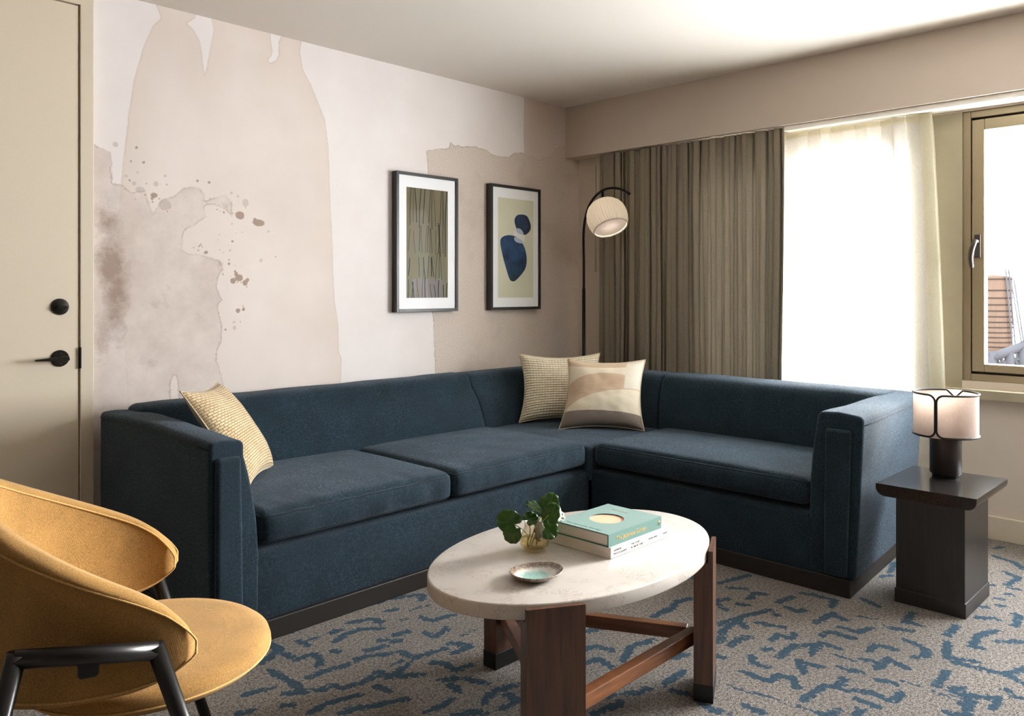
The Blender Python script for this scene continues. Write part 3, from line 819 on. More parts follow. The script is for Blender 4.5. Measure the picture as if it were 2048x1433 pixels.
M['oat'] = fabric('plain_oat_cloth', srgb(205, 188, 160), .12, 5, 400, .2)

# patchwork pillow: shapes printed on the cloth
t = NT('patchwork_pillow_cloth')
uvm = t.co((1, 1, 1), src='UV'); sep = t.n('SeparateXYZ'); t.L.new(uvm, sep.inputs[0]); U, Vv = sep.outputs[0], sep.outputs[1]
jit = t.math('MULTIPLY', t.math('SUBTRACT', t.noise(40, 3, .6, uvm), .5), .012)
def ell(cx, cy, rx, ry):
    a = t.math('DIVIDE', t.math('SUBTRACT', U, cx), rx); b = t.math('DIVIDE', t.math('SUBTRACT', Vv, cy), ry)
    d_ = t.math('SQRT', t.math('ADD', t.math('MULTIPLY', a, a), t.math('MULTIPLY', b, b)))
    return t.rng(t.math('ADD', d_, jit), 1.004, .996)
cream = srgb(238, 226, 202); beige = srgb(212, 186, 158); pale = srgb(230, 221, 204); grey = srgb(140, 129, 120)
c = cream
top = t.rng(t.math('ADD', Vv, jit), .885, .89); c = t.mix(top, c, srgb(212, 188, 158))
c = t.mix(ell(.50, .42, .56, .38), c, beige)
c = t.mix(ell(.84, .08, .90, .46), c, cream)
right = t.rng(t.math('ADD', U, jit), .765, .77)
rtop = t.math('MULTIPLY', right, t.rng(t.math('ADD', Vv, jit), .55, .56)); c = t.mix(rtop, c, pale)
c = t.mix(t.rng(t.math('ADD', t.math('ADD', Vv, jit), t.math('MULTIPLY', U, .04)), .235, .23), c, grey)
nz = t.noise(300, 2); c = t.mix(t.rng(nz, .3, .7, 0, .18), c, srgb(120, 100, 80))
t.P(Base_Color=c, Roughness=.95, Specular_IOR_Level=.1, Sheen_Weight=.2)
t.bump(t.math('ADD', t.math('ABSOLUTE', t.math('SINE', t.math('MULTIPLY', Vv, 260))), nz), .4, .0012)
M['patch'] = t.m

tag(pillow('throw_pillow', [(1.455, 2.81, .465), (1.765, 3.165, .455), (1.595, 3.345, .822), (1.292, 3.02, .838)], .075, [M['basket'], M['oat']], back=1, seed=2, pinch=.12),
    'oat coloured chunky woven pillow leaning on the left arm of the navy sofa', 'pillow')
tag(pillow('throw_pillow', [(3.395, 3.255, .445), (3.755, 2.925, .448), (3.835, 3.00, .842), (3.49, 3.345, .838)], .075, [M['ribs']], seed=5, pinch=.14),
    'cream ribbed pillow at the back of the sofa corner, partly hidden by another', 'pillow')
tag(pillow('throw_pillow', [(3.405, 2.955, .440), (3.705, 2.585, .438), (3.815, 2.655, .825), (3.535, 3.00, .825)], .082, [M['patch']], seed=9, pinch=.12),
    'cream pillow with tan curves and a grey bottom band, frontmost in the sofa corner', 'pillow')

# ------------------------------------------------------------------ coffee table
t = NT('veined_quartz')
vn = t.noise(26, 7, .7, dist=1.2); vl = t.rng(t.math('ABSOLUTE', t.math('SUBTRACT', vn, .5)), 0, .018, 1, 0)
msk = t.rng(t.noise(14, 3), .47, .56)
c = t.mix(t.rng(t.noise(6, 4), .3, .7), srgb(182, 175, 168), srgb(194, 188, 181))
c = t.mix(t.math('MULTIPLY', t.math('MULTIPLY', vl, msk), .8), c, srgb(130, 104, 84))
t.P(Base_Color=c, Roughness=.28, Specular_IOR_Level=.5); M['quartz'] = t.m
def wood(name, dark, lite, rough, sc=(60, 60, 4), coat=.3):
    t = NT(name); n1 = t.noise(1, 5, .6, t.co(sc)); n2 = t.noise(3, 2)
    c = t.mix(t.rng(t.math('ADD', t.math('MULTIPLY', n1, .75), t.math('MULTIPLY', n2, .25)), .35, .65), dark, lite)
    t.P(Base_Color=c, Roughness=rough, Coat_Weight=coat, Coat_Roughness=.25); t.bump(n1, .12, .0006); return t.m
M['walnut'] = wood('walnut_upright', srgb(54, 31, 20), srgb(98, 60, 38), .36)
M['walnut_beam'] = wood('walnut_rail', srgb(80, 46, 26), srgb(134, 84, 50), .36, (6, 6, 60))
M['ebony'] = wood('black_stained_wood', srgb(20, 18, 17), srgb(38, 34, 32), .38)
M['foot'] = plain('dark_bronze_foot', srgb(28, 27, 26), .4, .3)
CX, CY, CA, CB, ZT = 1.838, 1.522, .511, .324, .455
TB = root('coffee_table', (CX, CY, 0), 'oval coffee table with pale veined stone top and three walnut plank legs', 'coffee table')
def ellipse_solid(a, b, prof, name, m, par, n=128):
    v = []; P = len(prof)
    for (s, z) in prof:
        for k in range(n):
            w = 2 * PI * k / n; v.append((CX + (a + s) * math.cos(w), CY + (b + s) * math.sin(w), z))
    f = [(i*n+k, i*n+(k+1) % n, (i+1)*n+(k+1) % n, (i+1)*n+k) for i in range(P-1) for k in range(n)] + [tuple(reversed(range(n))), tuple(range((P-1)*n, P*n))]
    return flat_angle(mk(name, v, f, m, par), 50)
h_ = .040; e = .005
ellipse_solid(CA, CB, [(-e, ZT - h_), (-e * .3, ZT - h_ + e * .3), (0, ZT - h_ + e), (0, ZT - e), (-e * .3, ZT - e * .3), (-e, ZT)], 'tabletop', M['quartz'], TB)
ellipse_solid(CA - .10, CB - .07, [(0, ZT - h_ - .022), (0, ZT - h_ - .0003)], 'subtop', M['walnut'], TB)
def leg(A, B, th=.056, ztop=.4495):
    """plank leg: A-B is its outer face, thickness goes inwards"""
    A = Vector((*A, 0)); B = Vector((*B, 0)); d_ = (B - A).normalized(); nn_ = Vector((-d_.y, d_.x, 0))
    def ring_(g): return [tuple(p)[:2] for p in (A - d_*g - nn_*g, B + d_*g - nn_*g, B + d_*g + nn_*(th+g), A - d_*g + nn_*(th+g))]
    lo, hi = ring_(0), [tuple(p)[:2] for p in (A, B, B + nn_ * .0135, A + nn_ * .0135)]
    zs = ZT - .0408
    if ztop > zs:       # outer lip rises beside the stone edge
        v_ = [(x, y, .052) for x, y in lo] + [(x, y, zs) for x, y in lo] + [(x, y, zs) for x, y in hi] + [(x, y, ztop) for x, y in hi]
        f_ = [(3,2,1,0), (0,1,5,4), (1,2,6,5), (2,3,7,6), (3,0,4,7), (11,10,6,7), (4,5,13,12), (12,13,14,15), (10,11,15,14), (5,6,10), (5,10,14,13), (7,4,11), (11,4,12,15)]
        o = MB().add(v_, f_).build('leg', M['walnut'], TB, False)
    else:
        o = MB().prism(lo, .052, ztop).build('leg', M['walnut'], TB, False)
    bevel(o, .003, 3)
    q = MB().prism(ring_(.001), 0, .0525).build('foot', M['foot'], o, False); bevel(q, .002, 2); q['label'] = 'dark metal foot'
leg((1.403, 1.320), (1.532, 1.242))
leg((2.103, 1.224), (2.240, 1.293))
leg((1.955, 1.886), (1.800, 1.886), ztop=.4140)
def beam(p, q, z0=.140, z1=.180, w=.034):
    p = Vector((*p, 0)); q = Vector((*q, 0)); d_ = (q - p).normalized(); s = Vector((-d_.y, d_.x, 0)) * w / 2
    o = MB().prism([(p - s)[:2], (q - s)[:2], (q + s)[:2], (p + s)[:2]], z0, z1).build('stretcher', M['walnut_beam'], TB, False); bevel(o, .0025, 2)
beam((1.552, 1.318), (2.165, 1.322))
beam((2.16, 1.345), (1.91, 1.835))
beam((1.845, 1.835), (1.535, 1.348))

# ------------------------------------------------------------------ books
paper = plain('book_paper', srgb(226, 218, 208), .8, nz=(300, .03))
t = NT('paper_block'); wv = t.noise(1, 3, .6, t.co((6, 6, 900))); t.P(Base_Color=t.mix(wv, srgb(196, 184, 174), srgb(236, 228, 220)), Roughness=.85); t.bump(wv, .3, .0006); M['pages'] = t.m
M['white_cover'] = plain('white_glossy_cover', srgb(222, 219, 217), .35)
t = NT('teal_book_cloth'); f_ = t.noise(700, 2); g_ = t.noise(60, 4); t.P(Base_Color=t.mix(t.rng(f_, .3, .7), srgb(26, 78, 70), srgb(50, 108, 96)), Roughness=.6, Sheen_Weight=.2); t.bump(f_, .5, .0006); M['teal'] = t.m
M['peach'] = plain('peach_card', srgb(216, 160, 130), .7)
M['gold'] = plain('gold_foil', srgb(206, 178, 110), .3, .7)
M['ink'] = plain('black_ink', srgb(40, 38, 38), .6)
M['emboss'] = plain('embossed_dark_teal', srgb(40, 84, 76), .5)
def text(par, s, size, m, Mx, align='LEFT', name='lettering', ext=.0003, sx=1.0):
    cu = bpy.data.curves.new(name, 'FONT'); cu.body = s; cu.size = size; cu.extrude = ext; cu.align_x = align; cu.resolution_u = 3
    to = bpy.data.objects.new(name, cu); COL.objects.link(to)
    bpy.context.view_layer.update()
    me = bpy.data.meshes.new_from_object(to.evaluated_get(bpy.context.evaluated_depsgraph_get()))
    bpy.data.objects.remove(to)
    me.transform(Mx @ Matrix.Diagonal((sx, 1, 1, 1))); me.transform(Matrix.Translation(-wloc(par)))
    me.materials.clear(); me.materials.append(m)
    o = bpy.data.objects.new(name, me); COL.objects.link(o); o.parent = par
    return o
def face_mx(loc, xdir, ydir):
    x = Vector(xdir).normalized(); y = Vector(ydir).normalized(); z = x.cross(y)
    m = Matrix((x, y, z)).transposed().to_4x4(); m.translation = Vector(loc); return m
zb = ZT + .0004
bk = root('book', (1.972, 1.515, zb), 'white paperback book with black spine lettering lying under the teal book', 'book')
x0, x1, y0, y1 = 1.825, 2.120, 1.388, 1.640; za, zc = zb, zb + .032
mb = MB().box(x0, x1, y0, y1, za, za + .0025).box(x0, x1, y0, y1, zc - .0025, zc).box(x0, x1, y0, y0 + .003, za, zc)
bevel(mb.build('cover', M['white_cover'], bk, False), .001, 2)
MB().box(x0 + .002, x1 - .002, y0 + .003, y1 - .002, za + .0025, zc - .0025).build('pages', M['pages'], bk, False)
sp = lambda dx, dz: face_mx((x0 + dx, y0 - .0002, za + dz), (1, 0, 0), (0, 0, 1))
text(bk, 'FASHION', .0085, M['ink'], sp(.014, .0185)); text(bk, 'PHOTOGRAPHY', .0085, M['ink'], sp(.014, .0085))
text(bk, 'THE STORY', .0085, M['ink'], sp(.097, .0185)); text(bk, 'IN 180 PICTURES', .0085, M['ink'], sp(.097, .0085))
text(bk, 'EUGENIE SHINKLE', .0062, M['ink'], sp(.185, .0145)); text(bk, 'APERTURE', .0050, M['ink'], sp(.262, .0145))
MB().box(x0 + .002, x1 - .001, y0 - .0005, y0, za + .0035, za + .0043).build('spine_line', M['ink'], bk, False)
bk2 = root('book', (1.954, 1.497, zc + .0004), 'teal cloth hardback book with a round peach cut-out, topmost on the table', 'book')
x0, x1, y0, y1 = 1.822, 2.088, 1.394, 1.600; za, zc2 = zc + .0004, zc + .0370
# cover board with a round hole
hc = (1.951, 1.500); hr = .0525; n = 96
V = []; F = []
for zz in (zc2 - .003, zc2):
    for k in range(n):
        a = 2 * PI * k / n; V.append((hc[0] + hr * math.cos(a), hc[1] + hr * math.sin(a), zz))
    for k in range(n):
        a = 2 * PI * k / n; ca, sa = math.cos(a), math.sin(a)
        tx = ((x1 - hc[0]) if ca > 0 else (hc[0] - x0)) / max(abs(ca), 1e-6); ty = ((y1 - hc[1]) if sa > 0 else (hc[1] - y0)) / max(abs(sa), 1e-6); tt = min(tx, ty)
        V.append((hc[0] + tt * ca, hc[1] + tt * sa, zz))
# snap the nearest outer points onto the corners
for cx_, cy_ in ((x0, y0), (x1, y0), (x1, y1), (x0, y1)):
    k = min(range(n), key=lambda k: (V[n + k][0] - cx_) ** 2 + (V[n + k][1] - cy_) ** 2)
    V[n + k] = (cx_, cy_, V[n + k][2]); V[3 * n + k] = (cx_, cy_, V[3 * n + k][2])
for k in range(n):
    j = (k + 1) % n
    F += [(2*n+k, 3*n+k, 3*n+j, 2*n+j), (k, j, n+j, n+k), (k, 2*n+k, 2*n+j, j), (n+k, n+j, 3*n+j, 3*n+k)]
mb = MB().add(V, F)
mb.box(x0, x1, y0, y1, za, za + .003).box(x0, x1, y0, y0 + .0035, za + .003, zc2 - .003)
mb.build('cover', M['teal'], bk2, False)
MB().box(x0 + .004, x1 - .004, y0 + .0035, y1 - .004, za + .003, zc2 - .0042).build('pages', M['pages'], bk2, False)
mb = MB().lathe([(0, 0), (hr + .006, 0), (hr + .006, .0008), (0, .0008)], (hc[0], hc[1], zc2 - .0040), 64)
mb.build('cover_inset', M['peach'], bk2, False)['label'] = 'peach card showing through the round cut-out'
text(bk2, 'The Japanese Garden', .0175, M['gold'], face_mx((x0 + .036, y0 - .0002, za + .0125), (1, 0, 0), (0, 0, 1)))
text(bk2, 'The Japanese Garden', .0125, M['emboss'], face_mx((x0 + .016, y1 - .030, zc2), (0, -1, 0), (1, 0, 0)), ext=.0002, sx=1.25)
text(bk2, 'Sophie Walker', .0105, M['gold'], face_mx((x1 - .048, y1 - .050, zc2), (0, -1, 0), (1, 0, 0)), ext=.0002)
mb = MB()
mb.tube([(x1 - .012, y0 - .0004, za + .011), (x1 - .010, y0 - .0004, za + .020), (x1 - .014, y0 - .0004, za + .026)], .0006, 6); mb.tube([(x1 - .017, y0 - .0004, za + .012), (x1 - .015, y0 - .0004, za + .024)], .0006, 6)
mb.build('spine_mark', M['gold'], bk2)

# ------------------------------------------------------------------ vase with water and leaves
M['vase'] = thin('smoky_glass', (.95, .92, .87), .6, .05)
M['water'] = thin('vase_water', (.90, .85, .62), .5, .04)
VX, VY = 1.735, 1.600
VA = root('glass_vase', (VX, VY, ZT + .0003), 'small round smoky glass vase of water beside the books on the table', 'vase')
z = ZT + .0003
outer = [(0, 0), (.026, .0), (.036, .005), (.043, .016), (.0445, .028), (.042, .042), (.036, .056), (.031, .068), (.030, .078), (.031, .084)]
inner = [(.0295, .084), (.0283, .078), (.0292, .068), (.0342, .056), (.0402, .042), (.0425, .028), (.0408, .017), (.034, .009), (.024, .006), (0, .006)]
MB().lathe(outer + inner, (VX, VY, z), 56).build('vase_body', M['vase'], VA)
wi = [(0, .0062), (.0238, .0062), (.0336, .0092), (.0403, .017), (.0420, .028), (.0410, .035), (0, .035)]
MB().lathe(wi, (VX, VY, z), 56).build('water', M['water'], VA)
t = NT('galax_leaf'); ln = t.noise(30, 4); t.P(Base_Color=t.mix(ln, srgb(18, 46, 13), srgb(64, 108, 32)), Roughness=.28, Specular_IOR_Level=.6, Subsurface_Weight=.0)
trn = t.n('BsdfTranslucent'); trn.inputs['Color'].default_value = (*srgb(90, 130, 26), 1); mxs = t.n('MixShader'); mxs.inputs[0].default_value = .22
t.L.new(t.p.outputs[0], mxs.inputs[1]); t.L.new(trn.outputs[0], mxs.inputs[2]); t.L.new(mxs.outputs[0], t.out.inputs[0]); M['leaf'] = t.m
M['leaf_pale'] = plain('silvery_leaf', srgb(150, 156, 138), .35, nz=(60, .35))
M['stem'] = plain('green_stem', srgb(120, 134, 60), .4)
LP = root('leaf_sprig', (VX, VY, ZT + .012), 'sprig of glossy dark green round leaves standing in the glass vase', 'plant')
def leafm(c, tip, nrm, L, Wd, seed, fold=.25):
    pale_ = seed in (7.0, 9.0)
    c = Vector(c); y = Vector(tip).normalized(); n_ = Vector(nrm); n_ = (n_ - y * n_.dot(y)).normalized(); x = y.cross(n_)
    nr, na = 8, 36; V = [c]; F = []
    for i in range(1, nr + 1):
        r = i / nr
        for k in range(na):
            a = 2 * PI * k / na
            # kidney leaf: notch at the stalk
            notch = 1 - .62 * math.exp(-((a - PI) / .33) ** 2)
            rr = r * notch * (1 + .05 * noise.noise(Vector((math.cos(a) * 3, math.sin(a) * 3, seed))))
            lx = rr * math.sin(a) * Wd / 2; ly = rr * math.cos(a) * L / 2 + .2 * L * r
            lz = fold * abs(lx) * .9 - .6 * (rr ** 2) * L * .12 + .006 * noise.noise(Vector((lx * 60, ly * 60, seed))) * r + .0035 * math.sin(a * 9 + seed) * r ** 4
            V.append(c + x * lx + y * ly + n_ * lz)
    for k in range(na): F.append((0, 1 + k, 1 + (k + 1) % na))
    for i in range(nr - 1):
        for k in range(na):
            F.append((1 + i*na + k, 1 + (i+1)*na + k, 1 + (i+1)*na + (k+1) % na, 1 + i*na + (k+1) % na))
    o = mk('leaf', V, F, M['leaf_pale' if pale_ else 'leaf'], LP)
    if pale_: o['label'] = 'pale silvery curled leaf'
    sm = o.modifiers.new('thick', 'SOLIDIFY'); sm.thickness = .0006
    return o
Rv = Vector((RGT[0], RGT[1], 0)); Fv = Vector((FWD[0], FWD[1], 0)); Zv = Vector((0, 0, 1))
def cv(r, u, f_=0): return Vector((VX, VY, z)) + Rv * r + Zv * u + Fv * f_
leaves = [((-.060, .082, -.02), (-.45, .25, 0), (-.25, .35, -.9), .085, .068, 1.0),
          ((-.062, .062, -.015), (-.3, -1, 0), (-.2, .25, -.95), .062, .056, 2.0),
          ((-.020, .088, .00), (.45, .2, .2), (-.3, .6, -.7), .052, .050, 3.0),
          ((.022, .116, .01), (-.85, .35, .1), (.2, .95, -.35), .080, .050, 4.0),
          ((.040, .116, .01), (.25, 1, .3), (-.5, .2, -.85), .080, .066, 5.0),
          ((.040, .096, -.02), (.35, .75, .1), (-.55, .15, -.85), .080, .060, 6.0),
          ((.058, .100, .03), (1, -.4, .2), (.3, .75, -.6), .060, .045, 7.0),
          ((.030, .070, -.02), (.7, -.25, -.1), (-.2, .5, -.85), .062, .058, 8.0),
          ((.012, .080, -.02), (-.1, -.9, 0), (-.8, .1, -.6), .075, .040, 9.0)]
for c_, t_, n_, L_, W_, s_ in leaves:
    p = cv(*c_); tp = Rv * t_[0] + Zv * t_[1] + Fv * t_[2]; nn = Rv * n_[0] + Zv * n_[1] + Fv * n_[2]
    leafm(p, tp, nn, L_ * .92, W_, s_)
for q, (a, b) in enumerate([((-.060, .082, -.02), (-.020, .010, 0)), ((-.02, .088, 0), (-.022, .012, .01)), ((.030, .120, 0), (-.018, .012, -.01)), ((.040, .108, -.02), (-.010, .012, .0)), ((.03, .07, -.02), (.006, .012, .01))]):
    m_ = tuple((a[i] + b[i]) / 2 for i in range(3)); m_ = (m_[0] * .6, m_[1] + .006, m_[2])
    MB().tube(crom([cv(*a), cv(*m_), cv(*b)]), .0016, 8).build('stem', M['stem'], LP)

# ------------------------------------------------------------------ ceramic dish
t = NT('crackle_glaze'); at = t.attr('rim'); nn = t.noise(160, 5, .8); n2 = t.noise(40, 4, .6)
cen = t.mix(t.rng(nn, .3, .7), srgb(96, 148, 142), srgb(170, 192, 184)); wh = srgb(196, 192, 184)
f1 = t.rng(t.math('ADD', at, t.math('MULTIPLY', t.math('SUBTRACT', n2, .5), .5)), .45, .62)
f2 = t.rng(t.math('ADD', at, t.math('MULTIPLY', t.math('SUBTRACT', nn, .5), .6)), .70, .80)
c = t.mix(f1, cen, wh); c = t.mix(f2, c, t.mix(t.rng(nn, .4, .6), srgb(70, 56, 46), srgb(150, 130, 112)))
t.P(Base_Color=c, Roughness=.16, Specular_IOR_Level=.7, Coat_Weight=.5, Coat_Roughness=.05); t.bump(nn, .15, .001); M['glaze'] = t.m
DX, DY = 1.566, 1.440
V = []; F = []; at_ = []; na = 72
prof = [(0, .0055, 0), (.25, .0055, .2), (.45, .006, .4), (.62, .008, .6), (.78, .012, .75), (.9, .017, .88), (.97, .0205, .95), (1.0, .0215, 1.0), (1.005, .0195, 1.0), (.97, .0165, 1.0), (.88, .011, 1.0), (.7, .005, 1.0), (.55, .0015, 1.0), (.5, 0, 1.0), (.3, 0, 1.0), (0, .0, 1.0)]
da = math.radians(-10)
for r, zz, a_ in prof:
    for k in range(na):
        w = 2 * PI * k / na
        ox = .073 * (1 + .035 * math.cos(2 * w + .3) + .05 * math.cos(3 * w + .6) + .03 * noise.noise(Vector((math.cos(w) * 2, math.sin(w) * 2, 3)))); oy = ox * .87
        lx = r * ox * math.cos(w); ly = r * oy * math.sin(w)
        V.append((DX + lx * math.cos(da) - ly * math.sin(da), DY + lx * math.sin(da) + ly * math.cos(da), ZT + .0003 + zz + (.0025 * math.cos(2 * w - .8) * r ** 3 if zz > .008 else 0)))
        at_.append(a_)
P = len(prof)
F = [(i*na+k, (i+1)*na+k, (i+1)*na+(k+1) % na, i*na+(k+1) % na) for i in range(P-1) for k in range(na)]
o = mk('ceramic_dish', V, F, M['glaze'], origin=(DX, DY, ZT))
a_ = o.data.attributes.new('rim', 'FLOAT', 'POINT'); a_.data.foreach_set('value', at_)
tag(o, 'small irregular ceramic dish with pale aqua crackle glaze and brown rim on the coffee table', 'dish')

# ------------------------------------------------------------------ side table
ST_ = root('side_table', (3.458, .993, 0), 'dark stained square pedestal side table beside the right sofa arm', 'side table')
tx0, tx1, ty0, ty1, zt = 3.245, 3.685, .818, 1.172, .465
prof = [(ty0, zt), (ty0, zt - .012)] + [(ty0 + .034 - .034 * math.cos(a), zt - .012 - .034 * math.sin(a)) for a in [PI / 2 * i / 8 for i in range(1, 9)]] + [(ty1 - .034 + .034 * math.cos(a), zt - .012 - .034 * math.sin(a)) for a in [PI / 2 * (8 - i) / 8 for i in range(0, 8)]] + [(ty1, zt - .012), (ty1, zt)]
t = NT('polished_dark_top'); sp_ = t.noise(500, 1); t.P(Base_Color=t.mix(t.rng(sp_, .6, .75), srgb(30, 27, 26), srgb(70, 62, 58)), Roughness=.16, Specular_IOR_Level=.5); M['dark_top'] = t.m
o = profile_obj('tabletop', prof, tx0, tx1, lambda p, q, a: (a, p, q), M['dark_top'], ST_, 0, 2)
o = MB().box(3.300, 3.617, .871, 1.115, .05, zt - .0455).build('pedestal', M['ebony'], ST_, False); bevel(o, .002, 2)
o = MB().box(3.296, 3.621, .867, 1.119, 0, .056).build('base_skirt', M['ebony'], ST_, False); bevel(o, .002, 2)

# table lamp
LX, LY = 3.560, 1.010
TL = root('table_lamp', (LX, LY, zt + .0003), 'small table lamp with drum linen shade edged in black on the dark side table', 'lamp')
zl = zt + .0003
M['lamp_body'] = plain('dark_brown_leather', srgb(44, 35, 32), .38, nz=(90, .15))
MB().lathe([(0, 0), (.050, 0), (.050, .014), (0, .014)], (LX, LY, zl), 48).build('lamp_foot', M['black_metal'], TL, False)
MB().lathe([(0, .014), (.056, .014), (.0585, .017), (.0585, .215), (.056, .218), (0, .218)], (LX, LY, zl), 64).build('lamp_body', M['lamp_body'], TL)
flat_angle(bpy.context.scene.objects['lamp_foot'], 30)
def linen(name, col, transl, sc=260):
    t = NT(name)
    a = t.noise(1, 2, .6, t.co((sc, sc, sc * 5))); b = t.noise(1, 2, .6, t.co((sc * 2.2, sc * 2.2, sc * .25)))
    f = t.rng(t.math('ADD', a, b), .75, 1.25)
    c = t.mix(f, tuple(x * .80 for x in col), col)
    t.P(Base_Color=c, Roughness=.9, Specular_IOR_Level=.1)
    tn = t.n('BsdfTranslucent'); t.set(tn.inputs['Color'], c)
    mx = t.n('MixShader'); mx.inputs[0].default_value = transl
    t.L.new(t.p.outputs[0], mx.inputs[1]); t.L.new(tn.outputs[0], mx.inputs[2]); t.L.new(mx.outputs[0], t.out.inputs[0])
    return t.m
M['linen_shade'] = linen('linen_lampshade', srgb(232, 218, 208), .55)
RS = .118; zs0, zs1 = .634, .808
sh = MB().lathe([(RS, 0), (RS, zs1 - zs0), (RS - .0015, zs1 - zs0), (RS - .0015, 0), (RS, 0)], (LX, LY, zs0), 96).build('lamp_shade', M['linen_shade'], TL); flat_angle(sh, 30)
# black edging: a closed loop round each half of the shade, meeting in a Y at the seam
M['edging'] = plain('black_cord', srgb(22, 18, 18), .7)
seam = math.atan2(-LY, -LX) + .12
seam = math.atan2(-LY, -LX) - math.radians(17)
H = zs1 - zs0
def sp_(ang, h): return (LX + (RS + .0012) * math.cos(ang), LY + (RS + .0012) * math.sin(ang), zs0 + h)
for side in (1, -1):
    pts = []; gap = .022; rc = .028; ra = rc / RS
    for i in range(9):   # bottom corner
        a = PI / 2 * i / 8; pts.append((side * (gap + ra * (1 - math.sin(a))), .003 + rc * (1 - math.cos(a))))
    pts = [(side * q, .003) for q in np.linspace(PI - gap - ra, gap + ra, 40)][:-1] + pts
    pts += [(side * gap, h) for h in np.linspace(.003 + rc, H - .003 - rc, 8)[1:-1]]
    for i in range(9):
        a = PI / 2 * i / 8; pts.append((side * (gap + ra * (1 - math.cos(a))), H - .003 - rc * (1 - math.sin(a))))
    pts += [(side * q, H - .003) for q in np.linspace(gap + ra, PI - gap - ra, 40)][1:]
    pts += [(side * (PI - gap), h) for h in np.linspace(H - .003 - rc, .003 + rc, 8)] + [(side * (PI - gap - ra), .003)]
    MB().tube([sp_(seam + q, h) for q, h in pts], .0040, 8, cap=False).build('shade_edging', M['edging'], sh)
MB().lathe([(0, 0), (.012, 0), (.012, .012), (.030, .035), (.032, .055), (.02, .08), (0, .086)], (LX, LY, zl + .218), 24).build('bulb', plain('opal_bulb', srgb(235, 230, 222), .3), TL)
# ------------------------------------------------------------------ floor lamp behind the sofa corner
PX, PY = 4.222, 3.44
FL = root('floor_lamp', (PX, PY, 0), 'black arc floor lamp with pleated white globe shade behind the sofa corner', 'lamp')
ad = Vector((-.25, -.97, 0)).normalized()
flat_angle(MB().lathe([(0, 0), (.075, 0), (.075, .012), (.02, .018), (0, .018)], (PX, PY, 0.0), 40).build('lamp_base', M['black_metal'], FL))
MB().tube([(PX, PY, .016), (PX, PY, 1.235)], .0115, 16).build('lower_pole', M['black_metal'], FL)
def on_arc(u, v):      # a point of the arc, in the upright plane through the pole
    k = (u - 1024) / FPX; d_ = Vector((FWD[0] + RGT[0] * k, FWD[1] + RGT[1] * k, (HOR - v) / FPX))
    nrm_ = Vector((-ad.y, ad.x, 0)); t_ = (PX * nrm_.x + PY * nrm_.y) / (d_.x * nrm_.x + d_.y * nrm_.y)
    return Vector((0, 0, CAM_H)) + d_ * t_
pts = [Vector((PX, PY, 1.22)), Vector((PX, PY, 1.42))] + [on_arc(*q) for q in ((1167, 470), (1170, 440), (1177, 415), (1188, 396), (1204, 382), (1222, 376.5), (1241, 379), (1259, 388))]
MB().tube(crom(pts, 6), .0085, 14).build('arc_pole', M['black_metal'], FL)
# pleated shade, tilted
t = NT('pleated_shade_cloth'); c = srgb(246, 240, 230); t.P(Base_Color=t.mix(t.noise(30, 3), tuple(x * .93 for x in c), c), Roughness=.9, Specular_IOR_Level=.1)
tn = t.n('BsdfTranslucent'); tn.inputs['Color'].default_value = (*c, 1); mx = t.n('MixShader'); mx.inputs[0].default_value = .35
t.L.new(t.p.outputs[0], mx.inputs[1]); t.L.new(tn.outputs[0], mx.inputs[2]); t.L.new(mx.outputs[0], t.out.inputs[0]); M['pleat'] = t.m
hook = on_arc(1205, 383)
axis = (Zv * -1 + Rv * .26 - Fv * .50).normalized()     # shade opens down, right and towards the room
sc_ = on_arc(1213, 431)
tx = Rv - axis * Rv.dot(axis); tx.normalize(); ty = axis.cross(tx)
RM = Matrix((tx, ty, axis)).transposed()
prof = [(.022, -.105), (.05, -.102), (.082, -.088), (.108, -.062), (.124, -.030), (.131, .005), (.130, .035), (.124, .065), (.113, .092), (.108, .102)]
V = []; F = []; na = 240; P = len(prof)
for i, (r, zz) in enumerate(prof):
    for k in range(na):
        w = 2 * PI * k / na; fold = (abs(math.sin(w * 22)) ** .7 - .5) * .0045 + .002 * noise.noise(Vector((math.cos(w) * 6, math.sin(w) * 6, 1)))
        rr = r + fold * min(1, r / .1) * (0.4 if i == P - 1 else 1)
        V.append(sc_ + RM @ Vector((rr * math.cos(w), rr * math.sin(w), zz)))
F = [(i*na+k, i*na+(k+1) % na, (i+1)*na+(k+1) % na, (i+1)*na+k) for i in range(P-1) for k in range(na)]
F = [tuple(reversed(q)) for q in F]
shd = mk('lamp_shade', V, F, M['pleat'], FL); sm = shd.modifiers.new('thick', 'SOLIDIFY'); sm.thickness = .0015
MB().lathe([(0, .088), (.106, .088), (.1065, .0895), (0, .0895)], sc_, 64, M=RM).build('diffuser', linen('diffuser_cloth', srgb(236, 230, 228), .6), shd)
ld = bpy.data.lights.new('floor_lamp_bulb', 'POINT'); ld.energy = .55; ld.shadow_soft_size = .03; ld.color = (1.0, .95, .88)
lo = bpy.data.objects.new('floor_lamp_bulb', ld); lo.location = sc_ - axis * .01; COL.objects.link(lo)
MB().tube([hook, sc_ + axis * -.095], .008, 10).build('shade_stem', M['black_metal'], FL)

